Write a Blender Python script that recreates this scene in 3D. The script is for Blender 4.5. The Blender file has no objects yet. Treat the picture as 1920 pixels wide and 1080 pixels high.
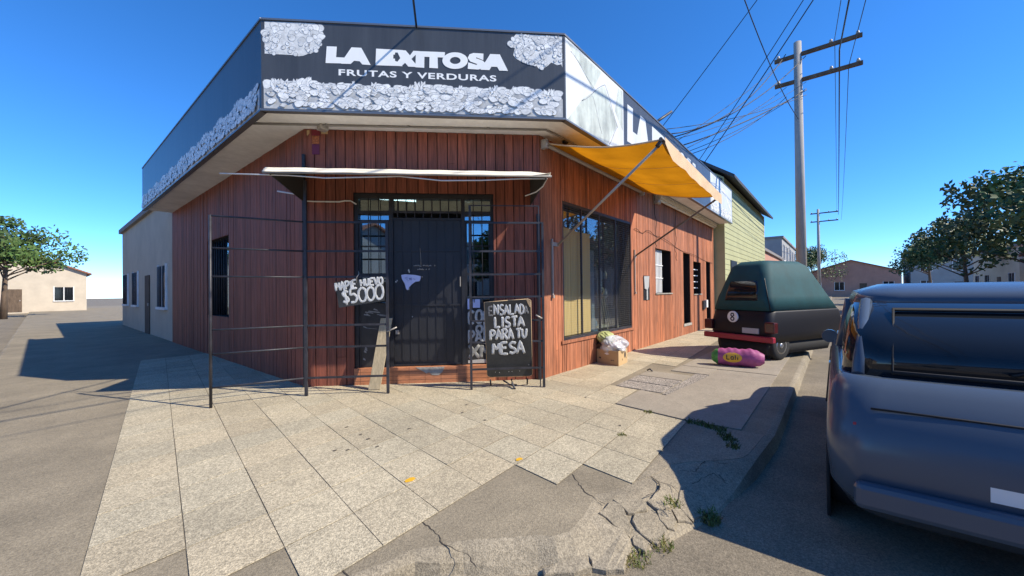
import bpy, bmesh, math, random
from mathutils import Vector, Matrix
random.seed(7)
S = bpy.context.scene
R = math.radians
# ---------------------------------------------------------------- camera, sky, sun, exposure
cam = bpy.data.cameras.new("camera"); camo = bpy.data.objects.new("camera", cam); S.collection.objects.link(camo)
FW = Vector((0.77030795, 0.6376012, 0.00950641)); RT = Vector((0.63767206, -0.77022438, -0.01134662)); UP = RT.cross(FW)
mw = Matrix.Identity(4)
for i in range(3):
    mw[i][0] = RT[i]; mw[i][1] = UP[i]; mw[i][2] = -FW[i]
mw[2][3] = 1.36
camo.matrix_world = mw
cam.sensor_width = 36; cam.sensor_fit = 'HORIZONTAL'; cam.lens = 732.9 / 1920 * 36; cam.clip_end = 2000; cam.clip_start = 0.05
S.camera = camo
SUN_DIR = Vector((0.2773, -0.6932, 0.6652)).normalized()
ELEV = math.asin(SUN_DIR.z)
world = bpy.data.worlds.new("World"); S.world = world; world.use_nodes = True
wn = world.node_tree
sky = wn.nodes.new('ShaderNodeTexSky'); sky.sky_type = 'NISHITA'; sky.sun_disc = False
sky.sun_elevation = ELEV; sky.sun_rotation = math.atan2(SUN_DIR.x, SUN_DIR.y)
sky.air_density = 0.7; sky.dust_density = 0.0; sky.ozone_density = 10.0
hs = wn.nodes.new('ShaderNodeHueSaturation'); hs.inputs['Saturation'].default_value = 1.12; hs.inputs['Value'].default_value = 1.15
wn.links.new(sky.outputs[0], hs.inputs['Color']); wn.links.new(hs.outputs[0], wn.nodes['Background'].inputs[0]); wn.nodes['Background'].inputs[1].default_value = 0.15
sl = bpy.data.lights.new("sun", 'SUN'); sl.energy = 4.3; sl.angle = R(0.5); sl.color = (1, 0.91, 0.76)
so = bpy.data.objects.new("sun", sl); S.collection.objects.link(so)
so.rotation_euler = SUN_DIR.to_track_quat('Z', 'Y').to_euler()
S.view_settings.view_transform = 'Standard'; S.view_settings.look = 'None'; S.view_settings.exposure = 0.68; S.view_settings.gamma = 1
S.render.engine = 'CYCLES'; S.cycles.max_bounces = 8

# ---------------------------------------------------------------- helpers
def mat(name, col, rough=.7, metal=0, spec=.5, noise=None, bump=None, attr=False, emit=None, alpha=None):
    m = bpy.data.materials.new(name); m.use_nodes = True
    n = m.node_tree; b = n.nodes['Principled BSDF']
    b.inputs['Roughness'].default_value = rough; b.inputs['Metallic'].default_value = metal
    b.inputs['Specular IOR Level'].default_value = spec
    b.inputs['Base Color'].default_value = (*col, 1)
    tc = n.nodes.new('ShaderNodeTexCoord'); src = None
    def mul(a, bsock, f=1.0):
        x = n.nodes.new('ShaderNodeMix'); x.data_type = 'RGBA'; x.blend_type = 'MULTIPLY'; x.inputs[0].default_value = f
        n.links.new(a, x.inputs[6]); n.links.new(bsock, x.inputs[7]); return x.outputs[2]
    rgb = n.nodes.new('ShaderNodeRGB'); rgb.outputs[0].default_value = (*col, 1); src = rgb.outputs[0]
    if attr:
        a = n.nodes.new('ShaderNodeVertexColor'); a.layer_name = 'tone'; src = mul(src, a.outputs[0])
    for (scale, lo, hi, det, stretch) in (noise or []):
        mp = n.nodes.new('ShaderNodeMapping'); mp.inputs['Scale'].default_value = stretch
        n.links.new(tc.outputs['Object'], mp.inputs[0])
        t = n.nodes.new('ShaderNodeTexNoise'); t.inputs['Scale'].default_value = scale; t.inputs['Detail'].default_value = det; t.inputs['Roughness'].default_value = .65
        n.links.new(mp.outputs[0], t.inputs[0])
        r = n.nodes.new('ShaderNodeMapRange'); r.inputs[1].default_value = .3; r.inputs[2].default_value = .7; r.inputs[3].default_value = lo; r.inputs[4].default_value = hi
        n.links.new(t.outputs[0], r.inputs[0]); src = mul(src, r.outputs[0])
    n.links.new(src, b.inputs['Base Color'])
    if bump:
        mp = n.nodes.new('ShaderNodeMapping'); mp.inputs['Scale'].default_value = bump[3] if len(bump) > 3 else (1, 1, 1)
        n.links.new(tc.outputs['Object'], mp.inputs[0])
        t = n.nodes.new('ShaderNodeTexNoise'); t.inputs['Scale'].default_value = bump[0]; t.inputs['Detail'].default_value = 6
        n.links.new(mp.outputs[0], t.inputs[0])
        bp = n.nodes.new('ShaderNodeBump'); bp.inputs['Strength'].default_value = bump[1]; bp.inputs['Distance'].default_value = bump[2]
        n.links.new(t.outputs[0], bp.inputs['Height']); n.links.new(bp.outputs[0], b.inputs['Normal'])
    if emit:
        b.inputs['Emission Color'].default_value = (*emit[0], 1); b.inputs['Emission Strength'].default_value = emit[1]
    return m

class MB:
    """collects boxes, prisms, tubes and sheets; build() links them as ONE mesh object"""
    def __init__(s): s.v = []; s.f = []; s.t = []; s.sm = []; s.tone = (1, 1, 1)
    def face(s, idx, smooth=False): s.f.append(tuple(idx)); s.t.append(s.tone); s.sm.append(smooth)
    def poly(s, pts): o = len(s.v); s.v += [tuple(p) for p in pts]; s.face(range(o, o + len(pts)))
    def hexa(s, p):    # 8 points: bottom ring 0-3, top ring 4-7
        o = len(s.v); s.v += [tuple(q) for q in p]
        for q in ((3, 2, 1, 0), (4, 5, 6, 7), (0, 1, 5, 4), (1, 2, 6, 5), (2, 3, 7, 6), (3, 0, 4, 7)): s.face([o + i for i in q])
    def box(s, a, b):
        x0, y0, z0 = a; x1, y1, z1 = b
        s.hexa([(x0, y0, z0), (x1, y0, z0), (x1, y1, z0), (x0, y1, z0), (x0, y0, z1), (x1, y0, z1), (x1, y1, z1), (x0, y1, z1)])
    def fbox(s, fr, u0, u1, z0, z1, d0, d1):
        s.hexa([fr(u, z, d) for z in (z0, z1) for u, d in ((u0, d1), (u1, d1), (u1, d0), (u0, d0))])
    def prism(s, pts, vec, holes=()):   # planar polygon (3-D points) extruded by vec
        vec = Vector(vec); pts = [Vector(p) for p in pts]
        from mathutils.geometry import tessellate_polygon
        loops = [pts] + [[Vector(q) for q in h] for h in holes]
        flat = [q for l in loops for q in l]; tri = tessellate_polygon(loops)
        nrm = sum(((Vector(pts[i]) - pts[0]).cross(Vector(pts[(i + 1) % len(pts)]) - pts[0]) for i in range(len(pts))), Vector())
        o = len(s.v); n = len(flat); s.v += [tuple(q) for q in flat] + [tuple(q + vec) for q in flat]
        for t in tri:
            a, b, c = t
            up = (flat[b] - flat[a]).cross(flat[c] - flat[a]).dot(vec) > 0
            if not up: a, c = c, a
            s.face((o + n + a, o + n + b, o + n + c)); s.face((o + c, o + b, o + a))
        st = 0
        for l in loops:
            for i in range(len(l)):
                j = (i + 1) % len(l); s.face((o + st + i, o + st + j, o + n + st + j, o + n + st + i))
            st += len(l)
    def tube(s, pts, r, n=8, flat=None, cap=True, rs=None):  # flat=(normal, factor)
        pts = [Vector(p) for p in pts]; rings = []
        for i, p in enumerate(pts):
            a = pts[max(i - 1, 0)]; b = pts[min(i + 1, len(pts) - 1)]
            d = (b - a); d = d.normalized() if d.length > 1e-9 else Vector((0, 0, 1))
            if flat: w = Vector(flat[0])
            else: w = Vector((0, 0, 1)) if abs(d.z) < .9 else Vector((1, 0, 0))
            e1 = d.cross(w); e1 = e1.normalized() if e1.length > 1e-6 else d.orthogonal().normalized(); e2 = e1.cross(d).normalized()
            k = flat[1] if flat else 1; rr = rs[i] if rs else r
            o = len(s.v); rings.append(o)
            for j in range(n):
                t = 2 * math.pi * j / n; q = p + e1 * (math.cos(t) * rr) + e2 * (math.sin(t) * rr * k); s.v.append(tuple(q))
        for i in range(len(rings) - 1):
            for j in range(n):
                s.face((rings[i] + j, rings[i] + (j + 1) % n, rings[i + 1] + (j + 1) % n, rings[i + 1] + j), True)
        if cap:
            s.face([rings[0] + j for j in range(n)][::-1]); s.face([rings[-1] + j for j in range(n)])
    def lathe(s, c, axis, prof, n=24):     # profile [(radius, along)] round an axis
        axis = Vector(axis).normalized(); e1 = axis.orthogonal().normalized(); e2 = axis.cross(e1); c = Vector(c); rings = []
        for r, h in prof:
            rings.append(len(s.v)); s.v += [tuple(c + axis * h + e1 * (math.cos(2 * math.pi * j / n) * r) + e2 * (math.sin(2 * math.pi * j / n) * r)) for j in range(n)]
        for i in range(len(rings) - 1):
            for j in range(n): s.face((rings[i] + j, rings[i] + (j + 1) % n, rings[i + 1] + (j + 1) % n, rings[i + 1] + j), True)
        s.face([rings[0] + j for j in range(n)][::-1]); s.face([rings[-1] + j for j in range(n)])
    def grid(s, fn, nu, nv, smooth=True):
        o = len(s.v)
        for j in range(nv + 1):
            for i in range(nu + 1): s.v.append(tuple(fn(i / nu, j / nv)))
        for j in range(nv):
            for i in range(nu):
                a = o + j * (nu + 1) + i; s.face((a, a + 1, a + nu + 2, a + nu + 1), smooth)
    def build(s, name, m, parent=None, label=None, cat=None, group=None, kind=None, bevel=None, solid=None, origin=None, recalc=True):
        me = bpy.data.meshes.new(name)
        org = Vector(origin) if origin else Vector((0, 0, 0))
        me.from_pydata([tuple(Vector(q) - org) for q in s.v], [], s.f); me.update()
        ca = me.color_attributes.new('tone', 'FLOAT_COLOR', 'CORNER')
        buf = []
        for p, t in zip(me.polygons, s.t):
            buf += [t[0], t[1], t[2], 1.0] * p.loop_total
        ca.data.foreach_set('color', buf)
        me.polygons.foreach_set('use_smooth', s.sm)
        if recalc:
            bm = bmesh.new(); bm.from_mesh(me); bmesh.ops.recalc_face_normals(bm, faces=bm.faces); bm.to_mesh(me); bm.free()
        me.materials.append(m)
        o = bpy.data.objects.new(name, me); S.collection.objects.link(o); o.location = org
        if parent is not None:
            o.parent = parent; w = Vector((0, 0, 0)); pp = parent
            while pp is not None: w += pp.location; pp = pp.parent
            o.location = org - w
        if bevel:
            b = o.modifiers.new('bevel', 'BEVEL'); b.width = bevel; b.segments = 2; b.limit_method = 'ANGLE'; b.angle_limit = R(40)
        if solid:
            b = o.modifiers.new('solid', 'SOLIDIFY'); b.thickness = solid; b.offset = 0
        tag(o, label, cat, group, kind)
        return o

def tag(o, label=None, cat=None, group=None, kind=None):
    if label: o['label'] = label
    if cat: o['category'] = cat
    if group: o['group'] = group
    if kind: o['kind'] = kind
    return o
def thing(name, loc, label, cat, group=None):
    o = bpy.data.objects.new(name, None); S.collection.objects.link(o); o.location = loc; o.empty_display_size = .2
    return tag(o, label, cat, group)
def frame(o, u, n):
    o = Vector(o); u = Vector(u); n = Vector(n)
    def f(a, z, d=0.0): return o + u * a + n * d + Vector((0, 0, z))
    f.u = u; f.n = n; f.o = o
    return f
def sag(a, b, s, n=14):
    a = Vector(a); b = Vector(b)
    return [a.lerp(b, i / n) - Vector((0, 0, s * 4 * (i / n) * (1 - i / n))) for i in range(n + 1)]

q = math.sqrt(.5)
CX, CY = 4.951, 3.535                                  # right-hand corner of the cut-off front
LW = 3.47
LX, LY = CX - LW * q, CY + LW * q                      # left-hand corner
FF = frame((CX, CY, 0), (q, -q, 0), (-q, -q, 0))       # front (u from -3.47 to 0)
FR = frame((CX, CY, 0), (1, 0, 0), (0, -1, 0))         # right-hand street wall (u from 0 to 11.2)
FL = frame((LX, LY, 0), (0, -1, 0), (-1, 0, 0))        # left-hand street wall (u from -9 to 0)
T22 = math.tan(R(22.5))

# ---------------------------------------------------------------- materials
M = {}
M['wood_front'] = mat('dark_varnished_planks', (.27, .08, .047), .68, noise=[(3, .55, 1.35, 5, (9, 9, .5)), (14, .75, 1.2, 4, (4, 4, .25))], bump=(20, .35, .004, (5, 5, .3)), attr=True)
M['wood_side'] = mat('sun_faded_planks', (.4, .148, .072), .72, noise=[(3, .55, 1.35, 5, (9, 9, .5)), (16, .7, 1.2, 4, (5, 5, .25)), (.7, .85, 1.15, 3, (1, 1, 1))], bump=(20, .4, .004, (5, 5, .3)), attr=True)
M['core'] = mat('dark_wall_core', (.02, .014, .012), .9)
M['soffit'] = mat('soffit_paint', (.86, .85, .82), .85, noise=[(1.2, .82, 1.1, 6, (1, 1, 1)), (9, .93, 1.05, 4, (1, 1, 1))], bump=(30, .15, .003))
M['roof'] = mat('roof_membrane', (.25, .23, .22), .9)
M['black'] = mat('black_metal_paint', (.016, .017, .021), .45, noise=[(6, .7, 1.6, 5, (1, 1, 1))])
M['grille'] = mat('grille_iron', (.024, .024, .03), .5, noise=[(8, .6, 1.9, 5, (1, 1, 1))])
M['door'] = mat('navy_black_door_paint', (.021, .0225, .028), .42, noise=[(3, .75, 1.3, 5, (1, 1, .4)), (30, .9, 1.1, 3, (1, 1, 1))])
M['terra'] = mat('terracotta_step_tile', (.5, .2, .095), .6, noise=[(4, .7, 1.2, 5, (1, 1, 6)), (20, .85, 1.1, 4, (1, 1, 4))])
M['cement'] = mat('broken_cement', (.36, .34, .3), .9, noise=[(12, .6, 1.2, 5, (1, 1, 1))], bump=(30, .5, .01))
M['inside'] = mat('dim_interior', (.24, .24, .24), .9)
M['beige'] = mat('beige_blind_box', (.5, .44, .36), .8)
M['tan'] = mat('tan_cardboard_screen', (.46, .35, .135), .8, noise=[(2, .85, 1.1, 4, (6, 6, .3))])
M['cream'] = mat('cream_canvas', (.84, .74, .56), .8, noise=[(4, .85, 1.08, 5, (1, 1, 4))])
M['valance'] = mat('faded_valance_canvas', (.62, .44, .27), .85, noise=[(3, .85, 1.1, 5, (1, 1, 1))])
M['greytri'] = mat('grey_canvas_panel', (.035, .036, .038), .8)
M['whitecable'] = mat('white_cable', (.7, .68, .64), .6)
M['pipe'] = mat('grey_conduit', (.26, .245, .22), .6)
M['alu'] = mat('weathered_aluminium', (.42, .38, .33), .45, .3)
M['darkalu'] = mat('dark_arm_paint', (.16, .13, .11), .5)
M['signdark'] = mat('printed_dark_grey', (.06, .065, .071), .35, noise=[(1.5, .85, 1.15, 4, (3, 3, .3)), (8, .93, 1.07, 3, (6, 6, .3))])
M['signwhite'] = mat('printed_white', (.9, .9, .86), .4, noise=[(1.2, .93, 1.03, 4, (2, 2, .4))])
M['signedge'] = mat('sign_edge_metal', (.2, .21, .22), .4, .6)
M['chalkboard'] = mat('chalkboard_black', (.022, .023, .023), .6, noise=[(3, .7, 1.7, 5, (1, 1, 1)), (25, .85, 1.3, 3, (1, 1, 1))])
M['chalk'] = mat('white_chalk_paint', (.62, .63, .62), .9, noise=[(14, .7, 1.08, 4, (1, 1, 1)), (60, .85, 1.05, 2, (1, 1, 1))])
M['kraft'] = mat('torn_board_edge', (.5, .35, .2), .9)
M['plastic_black'] = mat('worn_black_plastic', (.022, .022, .023), .4, noise=[(4, .6, 1.8, 6, (1, 1, 1))])
M['smear'] = mat('grey_smear', (.3, .3, .29), .8, noise=[(20, .5, 1.2, 5, (1, 1, 1))])
M['timber'] = mat('grey_timber_board', (.46, .38, .25), .85, noise=[(5, .7, 1.15, 6, (8, 8, .6)), (30, .8, 1.1, 4, (2, 2, .5))])
M['card'] = mat('cardboard', (.5, .34, .17), .85, noise=[(3, .9, 1.08, 4, (1, 1, 1))])
M['ink'] = mat('dark_print_ink', (.03, .03, .035), .7)
M['bluepaper'] = mat('pale_blue_paper', (.52, .57, .84), .8, noise=[(4, .85, 1.15, 4, (1, 1, 1))])
M['pen'] = mat('blue_pen', (.05, .07, .3), .7)
M['pink'] = mat('pink_sack_film', (.36, .075, .2), .6, noise=[(9, .75, 1.2, 4, (1, 1, 1))])
M['greenfilm'] = mat('green_sack_film', (.06, .28, .06), .4, noise=[(14, .5, 1.3, 4, (1, 1, 1))])
M['yellow'] = mat('yellow_print', (.72, .4, .03), .5)
M['cabbage'] = mat('cabbage_leaf', (.4, .43, .17), .6, noise=[(9, .6, 1.25, 6, (1, 1, 1))], bump=(14, .6, .02))
M['teal'] = mat('dark_teal_canvas', (.003, .058, .066), .75, noise=[(3, .8, 1.2, 4, (1, 1, 1))])
M['vblack'] = mat('black_vehicle_paint', (.008, .008, .012), .5, spec=.3)
M['red'] = mat('red_bumper_paint', (.3, .016, .035), .4)
M['lampred'] = mat('dark_red_lens', (.07, .012, .012), .2)
M['tyre'] = mat('tyre_rubber', (.015, .015, .016), .85)
M['white'] = mat('white_paint', (.75, .75, .73), .5)
M['rim'] = mat('wheel_rim', (.35, .35, .36), .35, .8)
M['carpaint'] = mat('grey_blue_car_paint', (.07, .09, .12), .22)
M['carglass'] = mat('car_glass', (.012, .014, .016), .05)
M['chrome'] = mat('chrome', (.6, .6, .6), .15, 1)
M['lamp'] = mat('tail_lamp', (.35, .02, .02), .2)
M['pole'] = mat('concrete_pole', (.36, .34, .31), .9, noise=[(4, .85, 1.1, 4, (1, 1, .4))])
M['wire'] = mat('cable_black', (.012, .014, .02), .6)
M['olive'] = mat('olive_render', (.42, .43, .24), .85, noise=[(1.5, .88, 1.08, 5, (1, 1, 1))])
M['slate'] = mat('dark_roof_sheet', (.055, .06, .066), .7, noise=[(2, .85, 1.15, 4, (6, 1, 1))])
M['render1'] = mat('cream_house_render', (.55, .47, .36), .9, noise=[(1, .85, 1.06, 6, (1, 1, 1))])
M['render2'] = mat('grey_house_render', (.36, .36, .35), .9, noise=[(1, .85, 1.06, 6, (1, 1, 1))])
M['render3'] = mat('salmon_house_render', (.5, .27, .2), .9, noise=[(1, .85, 1.06, 6, (1, 1, 1))])
M['tileroof'] = mat('roof_tiles', (.3, .13, .08), .85, noise=[(6, .7, 1.2, 4, (1, 1, 1))])
M['leafy'] = mat('tree_leaves', (.05, .09, .02), .6, attr=True)
M['bark'] = mat('tree_bark', (.13, .09, .06), .95, noise=[(6, .6, 1.3, 5, (1, 1, .3))])
M['grass'] = mat('grass_blades', (.1, .13, .03), .7, attr=True)
M['crack'] = mat('crack_dark_brown', (.055, .045, .035), 1)
M['tape'] = mat('grey_mesh_wire', (.3, .29, .28), .5, .4)
M['meter'] = mat('grey_meter_plate', (.42, .43, .42), .6)
M['bluish'] = mat('blue_plastic', (.1, .25, .36), .5)
M['orange'] = mat('orange_plastic', (.7, .3, .04), .5)
M['straw'] = mat('pale_wicker', (.55, .52, .34), .8, noise=[(20, .7, 1.1, 4, (1, 1, 1))])

def glass(name, tint, refl, clear, rough=.02):
    m = bpy.data.materials.new(name); m.use_nodes = True; n = m.node_tree; n.nodes.clear()
    out = n.nodes.new('ShaderNodeOutputMaterial'); mx = n.nodes.new('ShaderNodeMixShader'); gl = n.nodes.new('ShaderNodeBsdfGlossy'); tr = n.nodes.new('ShaderNodeBsdfTransparent')
    gl.inputs['Roughness'].default_value = rough; gl.inputs[0].default_value = (*tint, 1); tr.inputs[0].default_value = (*clear, 1); mx.inputs[0].default_value = refl
    n.links.new(tr.outputs[0], mx.inputs[1]); n.links.new(gl.outputs[0], mx.inputs[2]); n.links.new(mx.outputs[0], out.inputs[0]); return m
M['glass'] = glass('tinted_window_glass', (.75, .9, 1), .34, (.55, .65, .65))
M['glass2'] = glass('shop_window_glass', (.9, .95, 1), .28, (.86, .9, .9))
M['film'] = glass('clear_plastic_film', (.95, .97, 1), .3, (.9, .92, .95), .15)

def translucent(name, dcol, tcol, f):
    m = bpy.data.materials.new(name); m.use_nodes = True; n = m.node_tree; n.nodes.clear()
    out = n.nodes.new('ShaderNodeOutputMaterial'); mx = n.nodes.new('ShaderNodeMixShader'); d = n.nodes.new('ShaderNodeBsdfDiffuse'); t = n.nodes.new('ShaderNodeBsdfTranslucent')
    tc = n.nodes.new('ShaderNodeTexCoord'); ns = n.nodes.new('ShaderNodeTexNoise'); ns.inputs['Scale'].default_value = 2.2; ns.inputs['Detail'].default_value = 6
    r = n.nodes.new('ShaderNodeMapRange'); r.inputs[1].default_value = .3; r.inputs[2].default_value = .7; r.inputs[3].default_value = .74; r.inputs[4].default_value = 1.2
    n.links.new(tc.outputs['Object'], ns.inputs[0]); n.links.new(ns.outputs[0], r.inputs[0])
    x = n.nodes.new('ShaderNodeMix'); x.data_type = 'RGBA'; x.blend_type = 'MULTIPLY'; x.inputs[0].default_value = 1; x.inputs[6].default_value = (*tcol, 1)
    n.links.new(r.outputs[0], x.inputs[7]); n.links.new(x.outputs[2], t.inputs[0])
    d.inputs[0].default_value = (*dcol, 1); mx.inputs[0].default_value = f
    n.links.new(d.outputs[0], mx.inputs[1]); n.links.new(t.outputs[0], mx.inputs[2]); n.links.new(mx.outputs[0], out.inputs[0]); return m
M['awning'] = translucent('yellow_awning_canvas', (.6, .25, .03), (.48, .19, .006), .5)
def bagmat():
    m = bpy.data.materials.new('crumpled_clear_bag'); m.use_nodes = True; n = m.node_tree; b = n.nodes['Principled BSDF']
    b.inputs['Base Color'].default_value = (.7, .72, .75, 1); b.inputs['Roughness'].default_value = .18; b.inputs['Specular IOR Level'].default_value = .8; b.inputs['Alpha'].default_value = .62
    tc = n.nodes.new('ShaderNodeTexCoord'); v = n.nodes.new('ShaderNodeTexVoronoi'); v.inputs['Scale'].default_value = 16; v.feature = 'SMOOTH_F1'; n.links.new(tc.outputs['Object'], v.inputs['Vector'])
    bp = n.nodes.new('ShaderNodeBump'); bp.inputs['Strength'].default_value = .9; bp.inputs['Distance'].default_value = .03; n.links.new(v.outputs[0], bp.inputs['Height']); n.links.new(bp.outputs[0], b.inputs['Normal']); return m
M['sheet'] = bagmat()

def stone(name, base, speck, lo, hi):
    """washed aggregate: fine light and dark grains over a patchy base, tinted per tile"""
    m = mat(name, base, .9, noise=[(1.1, lo, hi, 6, (1, 1, 1)), (5, .9, 1.07, 5, (1, 1, 1))], attr=True)
    n = m.node_tree; b = n.nodes['Principled BSDF']; src = b.inputs['Base Color'].links[0].from_socket
    tc = [x for x in n.nodes if x.type == 'TEX_COORD'][0]
    v = n.nodes.new('ShaderNodeTexVoronoi'); v.inputs['Scale'].default_value = 165; n.links.new(tc.outputs['Object'], v.inputs['Vector'])
    r = n.nodes.new('ShaderNodeValToRGB'); e = r.color_ramp.elements; e[0].position = 0; e[0].color = (1 - speck * 1.3,) * 3 + (1,); e[1].position = 1; e[1].color = (1 + speck * .55,) * 3 + (1,)
    sp = n.nodes.new('ShaderNodeSeparateColor'); n.links.new(v.outputs['Color'], sp.inputs[0]); n.links.new(sp.outputs[0], r.inputs[0])
    x = n.nodes.new('ShaderNodeMix'); x.data_type = 'RGBA'; x.blend_type = 'MULTIPLY'; x.inputs[0].default_value = 1; x.clamp_result = False
    n.links.new(src, x.inputs[6]); n.links.new(r.outputs[0], x.inputs[7])
    v2 = n.nodes.new('ShaderNodeTexNoise'); v2.inputs['Scale'].default_value = 45; v2.inputs['Detail'].default_value = 3; n.links.new(tc.outputs['Object'], v2.inputs[0])
    r2 = n.nodes.new('ShaderNodeMapRange'); r2.inputs[1].default_value = .35; r2.inputs[2].default_value = .65; r2.inputs[3].default_value = 1 - speck * .45; r2.inputs[4].default_value = 1 + speck * .35
    n.links.new(v2.outputs[0], r2.inputs[0])
    y = n.nodes.new('ShaderNodeMix'); y.data_type = 'RGBA'; y.blend_type = 'MULTIPLY'; y.inputs[0].default_value = 1
    n.links.new(x.outputs[2], y.inputs[6]); n.links.new(r2.outputs[0], y.inputs[7]); n.links.new(y.outputs[2], b.inputs['Base Color'])
    bp = n.nodes.new('ShaderNodeBump'); bp.inputs['Strength'].default_value = .5; bp.inputs['Distance'].default_value = .003
    n.links.new(v.outputs['Distance'], bp.inputs['Height']); n.links.new(bp.outputs[0], b.inputs['Normal'])
    return m
M['tile'] = stone('washed_aggregate_tile', (.5, .43, .298), .36, .85, 1.1)
M['concrete'] = stone('old_pavement_concrete', (.275, .23, .158), .24, .78, 1.18)
M['slab'] = stone('smooth_pavement_concrete', (.33, .285, .22), .16, .85, 1.08)
M['gravelly'] = stone('exposed_aggregate', (.42, .37, .31), .75, .8, 1.1)
M['road'] = stone('worn_road_concrete', (.24, .2, .14), .3, .7, 1.15)

def fruitprint(name, light, dark, scale):
    """printed greyscale artwork: cells with dark gaps and a little shading inside each"""
    m = bpy.data.materials.new(name); m.use_nodes = True; n = m.node_tree; b = n.nodes['Principled BSDF']; b.inputs['Roughness'].default_value = .45
    tc = n.nodes.new('ShaderNodeTexCoord'); ns = n.nodes.new('ShaderNodeTexNoise'); ns.inputs['Scale'].default_value = 5; n.links.new(tc.outputs['Object'], ns.inputs[0])
    ad = n.nodes.new('ShaderNodeMix'); ad.data_type = 'RGBA'; ad.blend_type = 'ADD'; ad.inputs[0].default_value = .12
    n.links.new(tc.outputs['Object'], ad.inputs[6]); n.links.new(ns.outputs['Color'], ad.inputs[7])
    v = n.nodes.new('ShaderNodeTexVoronoi'); v.feature = 'DISTANCE_TO_EDGE'; v.inputs['Scale'].default_value = scale; n.links.new(ad.outputs[2], v.inputs['Vector'])
    n2 = n.nodes.new('ShaderNodeTexNoise'); n2.inputs['Scale'].default_value = scale * .9; n2.inputs['Detail'].default_value = 7; n.links.new(tc.outputs['Object'], n2.inputs[0])
    mm = n.nodes.new('ShaderNodeMath'); mm.operation = 'MULTIPLY_ADD'; mm.inputs[1].default_value = .22; mm.inputs[2].default_value = -.085
    n.links.new(n2.outputs[0], mm.inputs[0])
    sb = n.nodes.new('ShaderNodeMath'); sb.operation = 'SUBTRACT'; n.links.new(v.outputs['Distance'], sb.inputs[0]); n.links.new(mm.outputs[0], sb.inputs[1])
    r = n.nodes.new('ShaderNodeValToRGB'); e = r.color_ramp.elements; e[0].position = 0; e[0].color = (*dark, 1); e[1].position = .05; e[1].color = (*light, 1)
    e2 = r.color_ramp.elements.new(.018); e2.color = tuple((a + 2 * c) / 3 for a, c in zip(dark, light)) + (1,)
    n.links.new(sb.outputs[0], r.inputs[0]); n.links.new(r.outputs[0], b.inputs['Base Color']); return m
M['fruit'] = fruitprint('fruit_artwork_print', (.74, .79, .8), (.16, .18, .19), 6.5)
M['leafprint'] = fruitprint('leaf_artwork_print', (.8, .83, .78), (.4, .42, .38), 2.2)

M['fruitfill'] = mat('printed_produce_light', (.92, .92, .88), .45, noise=[(9, .72, 1.12, 6, (1, 1, 1)), (26, .85, 1.08, 4, (1, 1, 1))], attr=True)
M['fruitline'] = mat('printed_produce_lines', (.24, .255, .27), .45, noise=[(12, .3, 2.4, 4, (1, 1, 1))])  # dark print for produce outlines and leaf veins
M['leafsoft'] = mat('printed_leaf_soft', (.5, .55, .49), .45, noise=[(2.2, .55, 1.25, 5, (2, 2, .6)), (9, .92, 1.04, 3, (1, 1, 1))])
M['joint'] = mat('tile_joint_dirt', (.15, .128, .095), .95)

M['sidewhite'] = mat('printed_side_white', (.6, .63, .62), .45, noise=[(2, .88, 1.08, 5, (2, 2, .5))])
M['gum'] = mat('gum_spot_dirt', (.1, .085, .065), .9)

M['kerbstone'] = stone('worn_pale_kerb_concrete', (.315, .267, .19), .3, .72, 1.2)
M['panelblue'] = mat('blue_grey_panel', (.36, .43, .47), .6)
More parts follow.
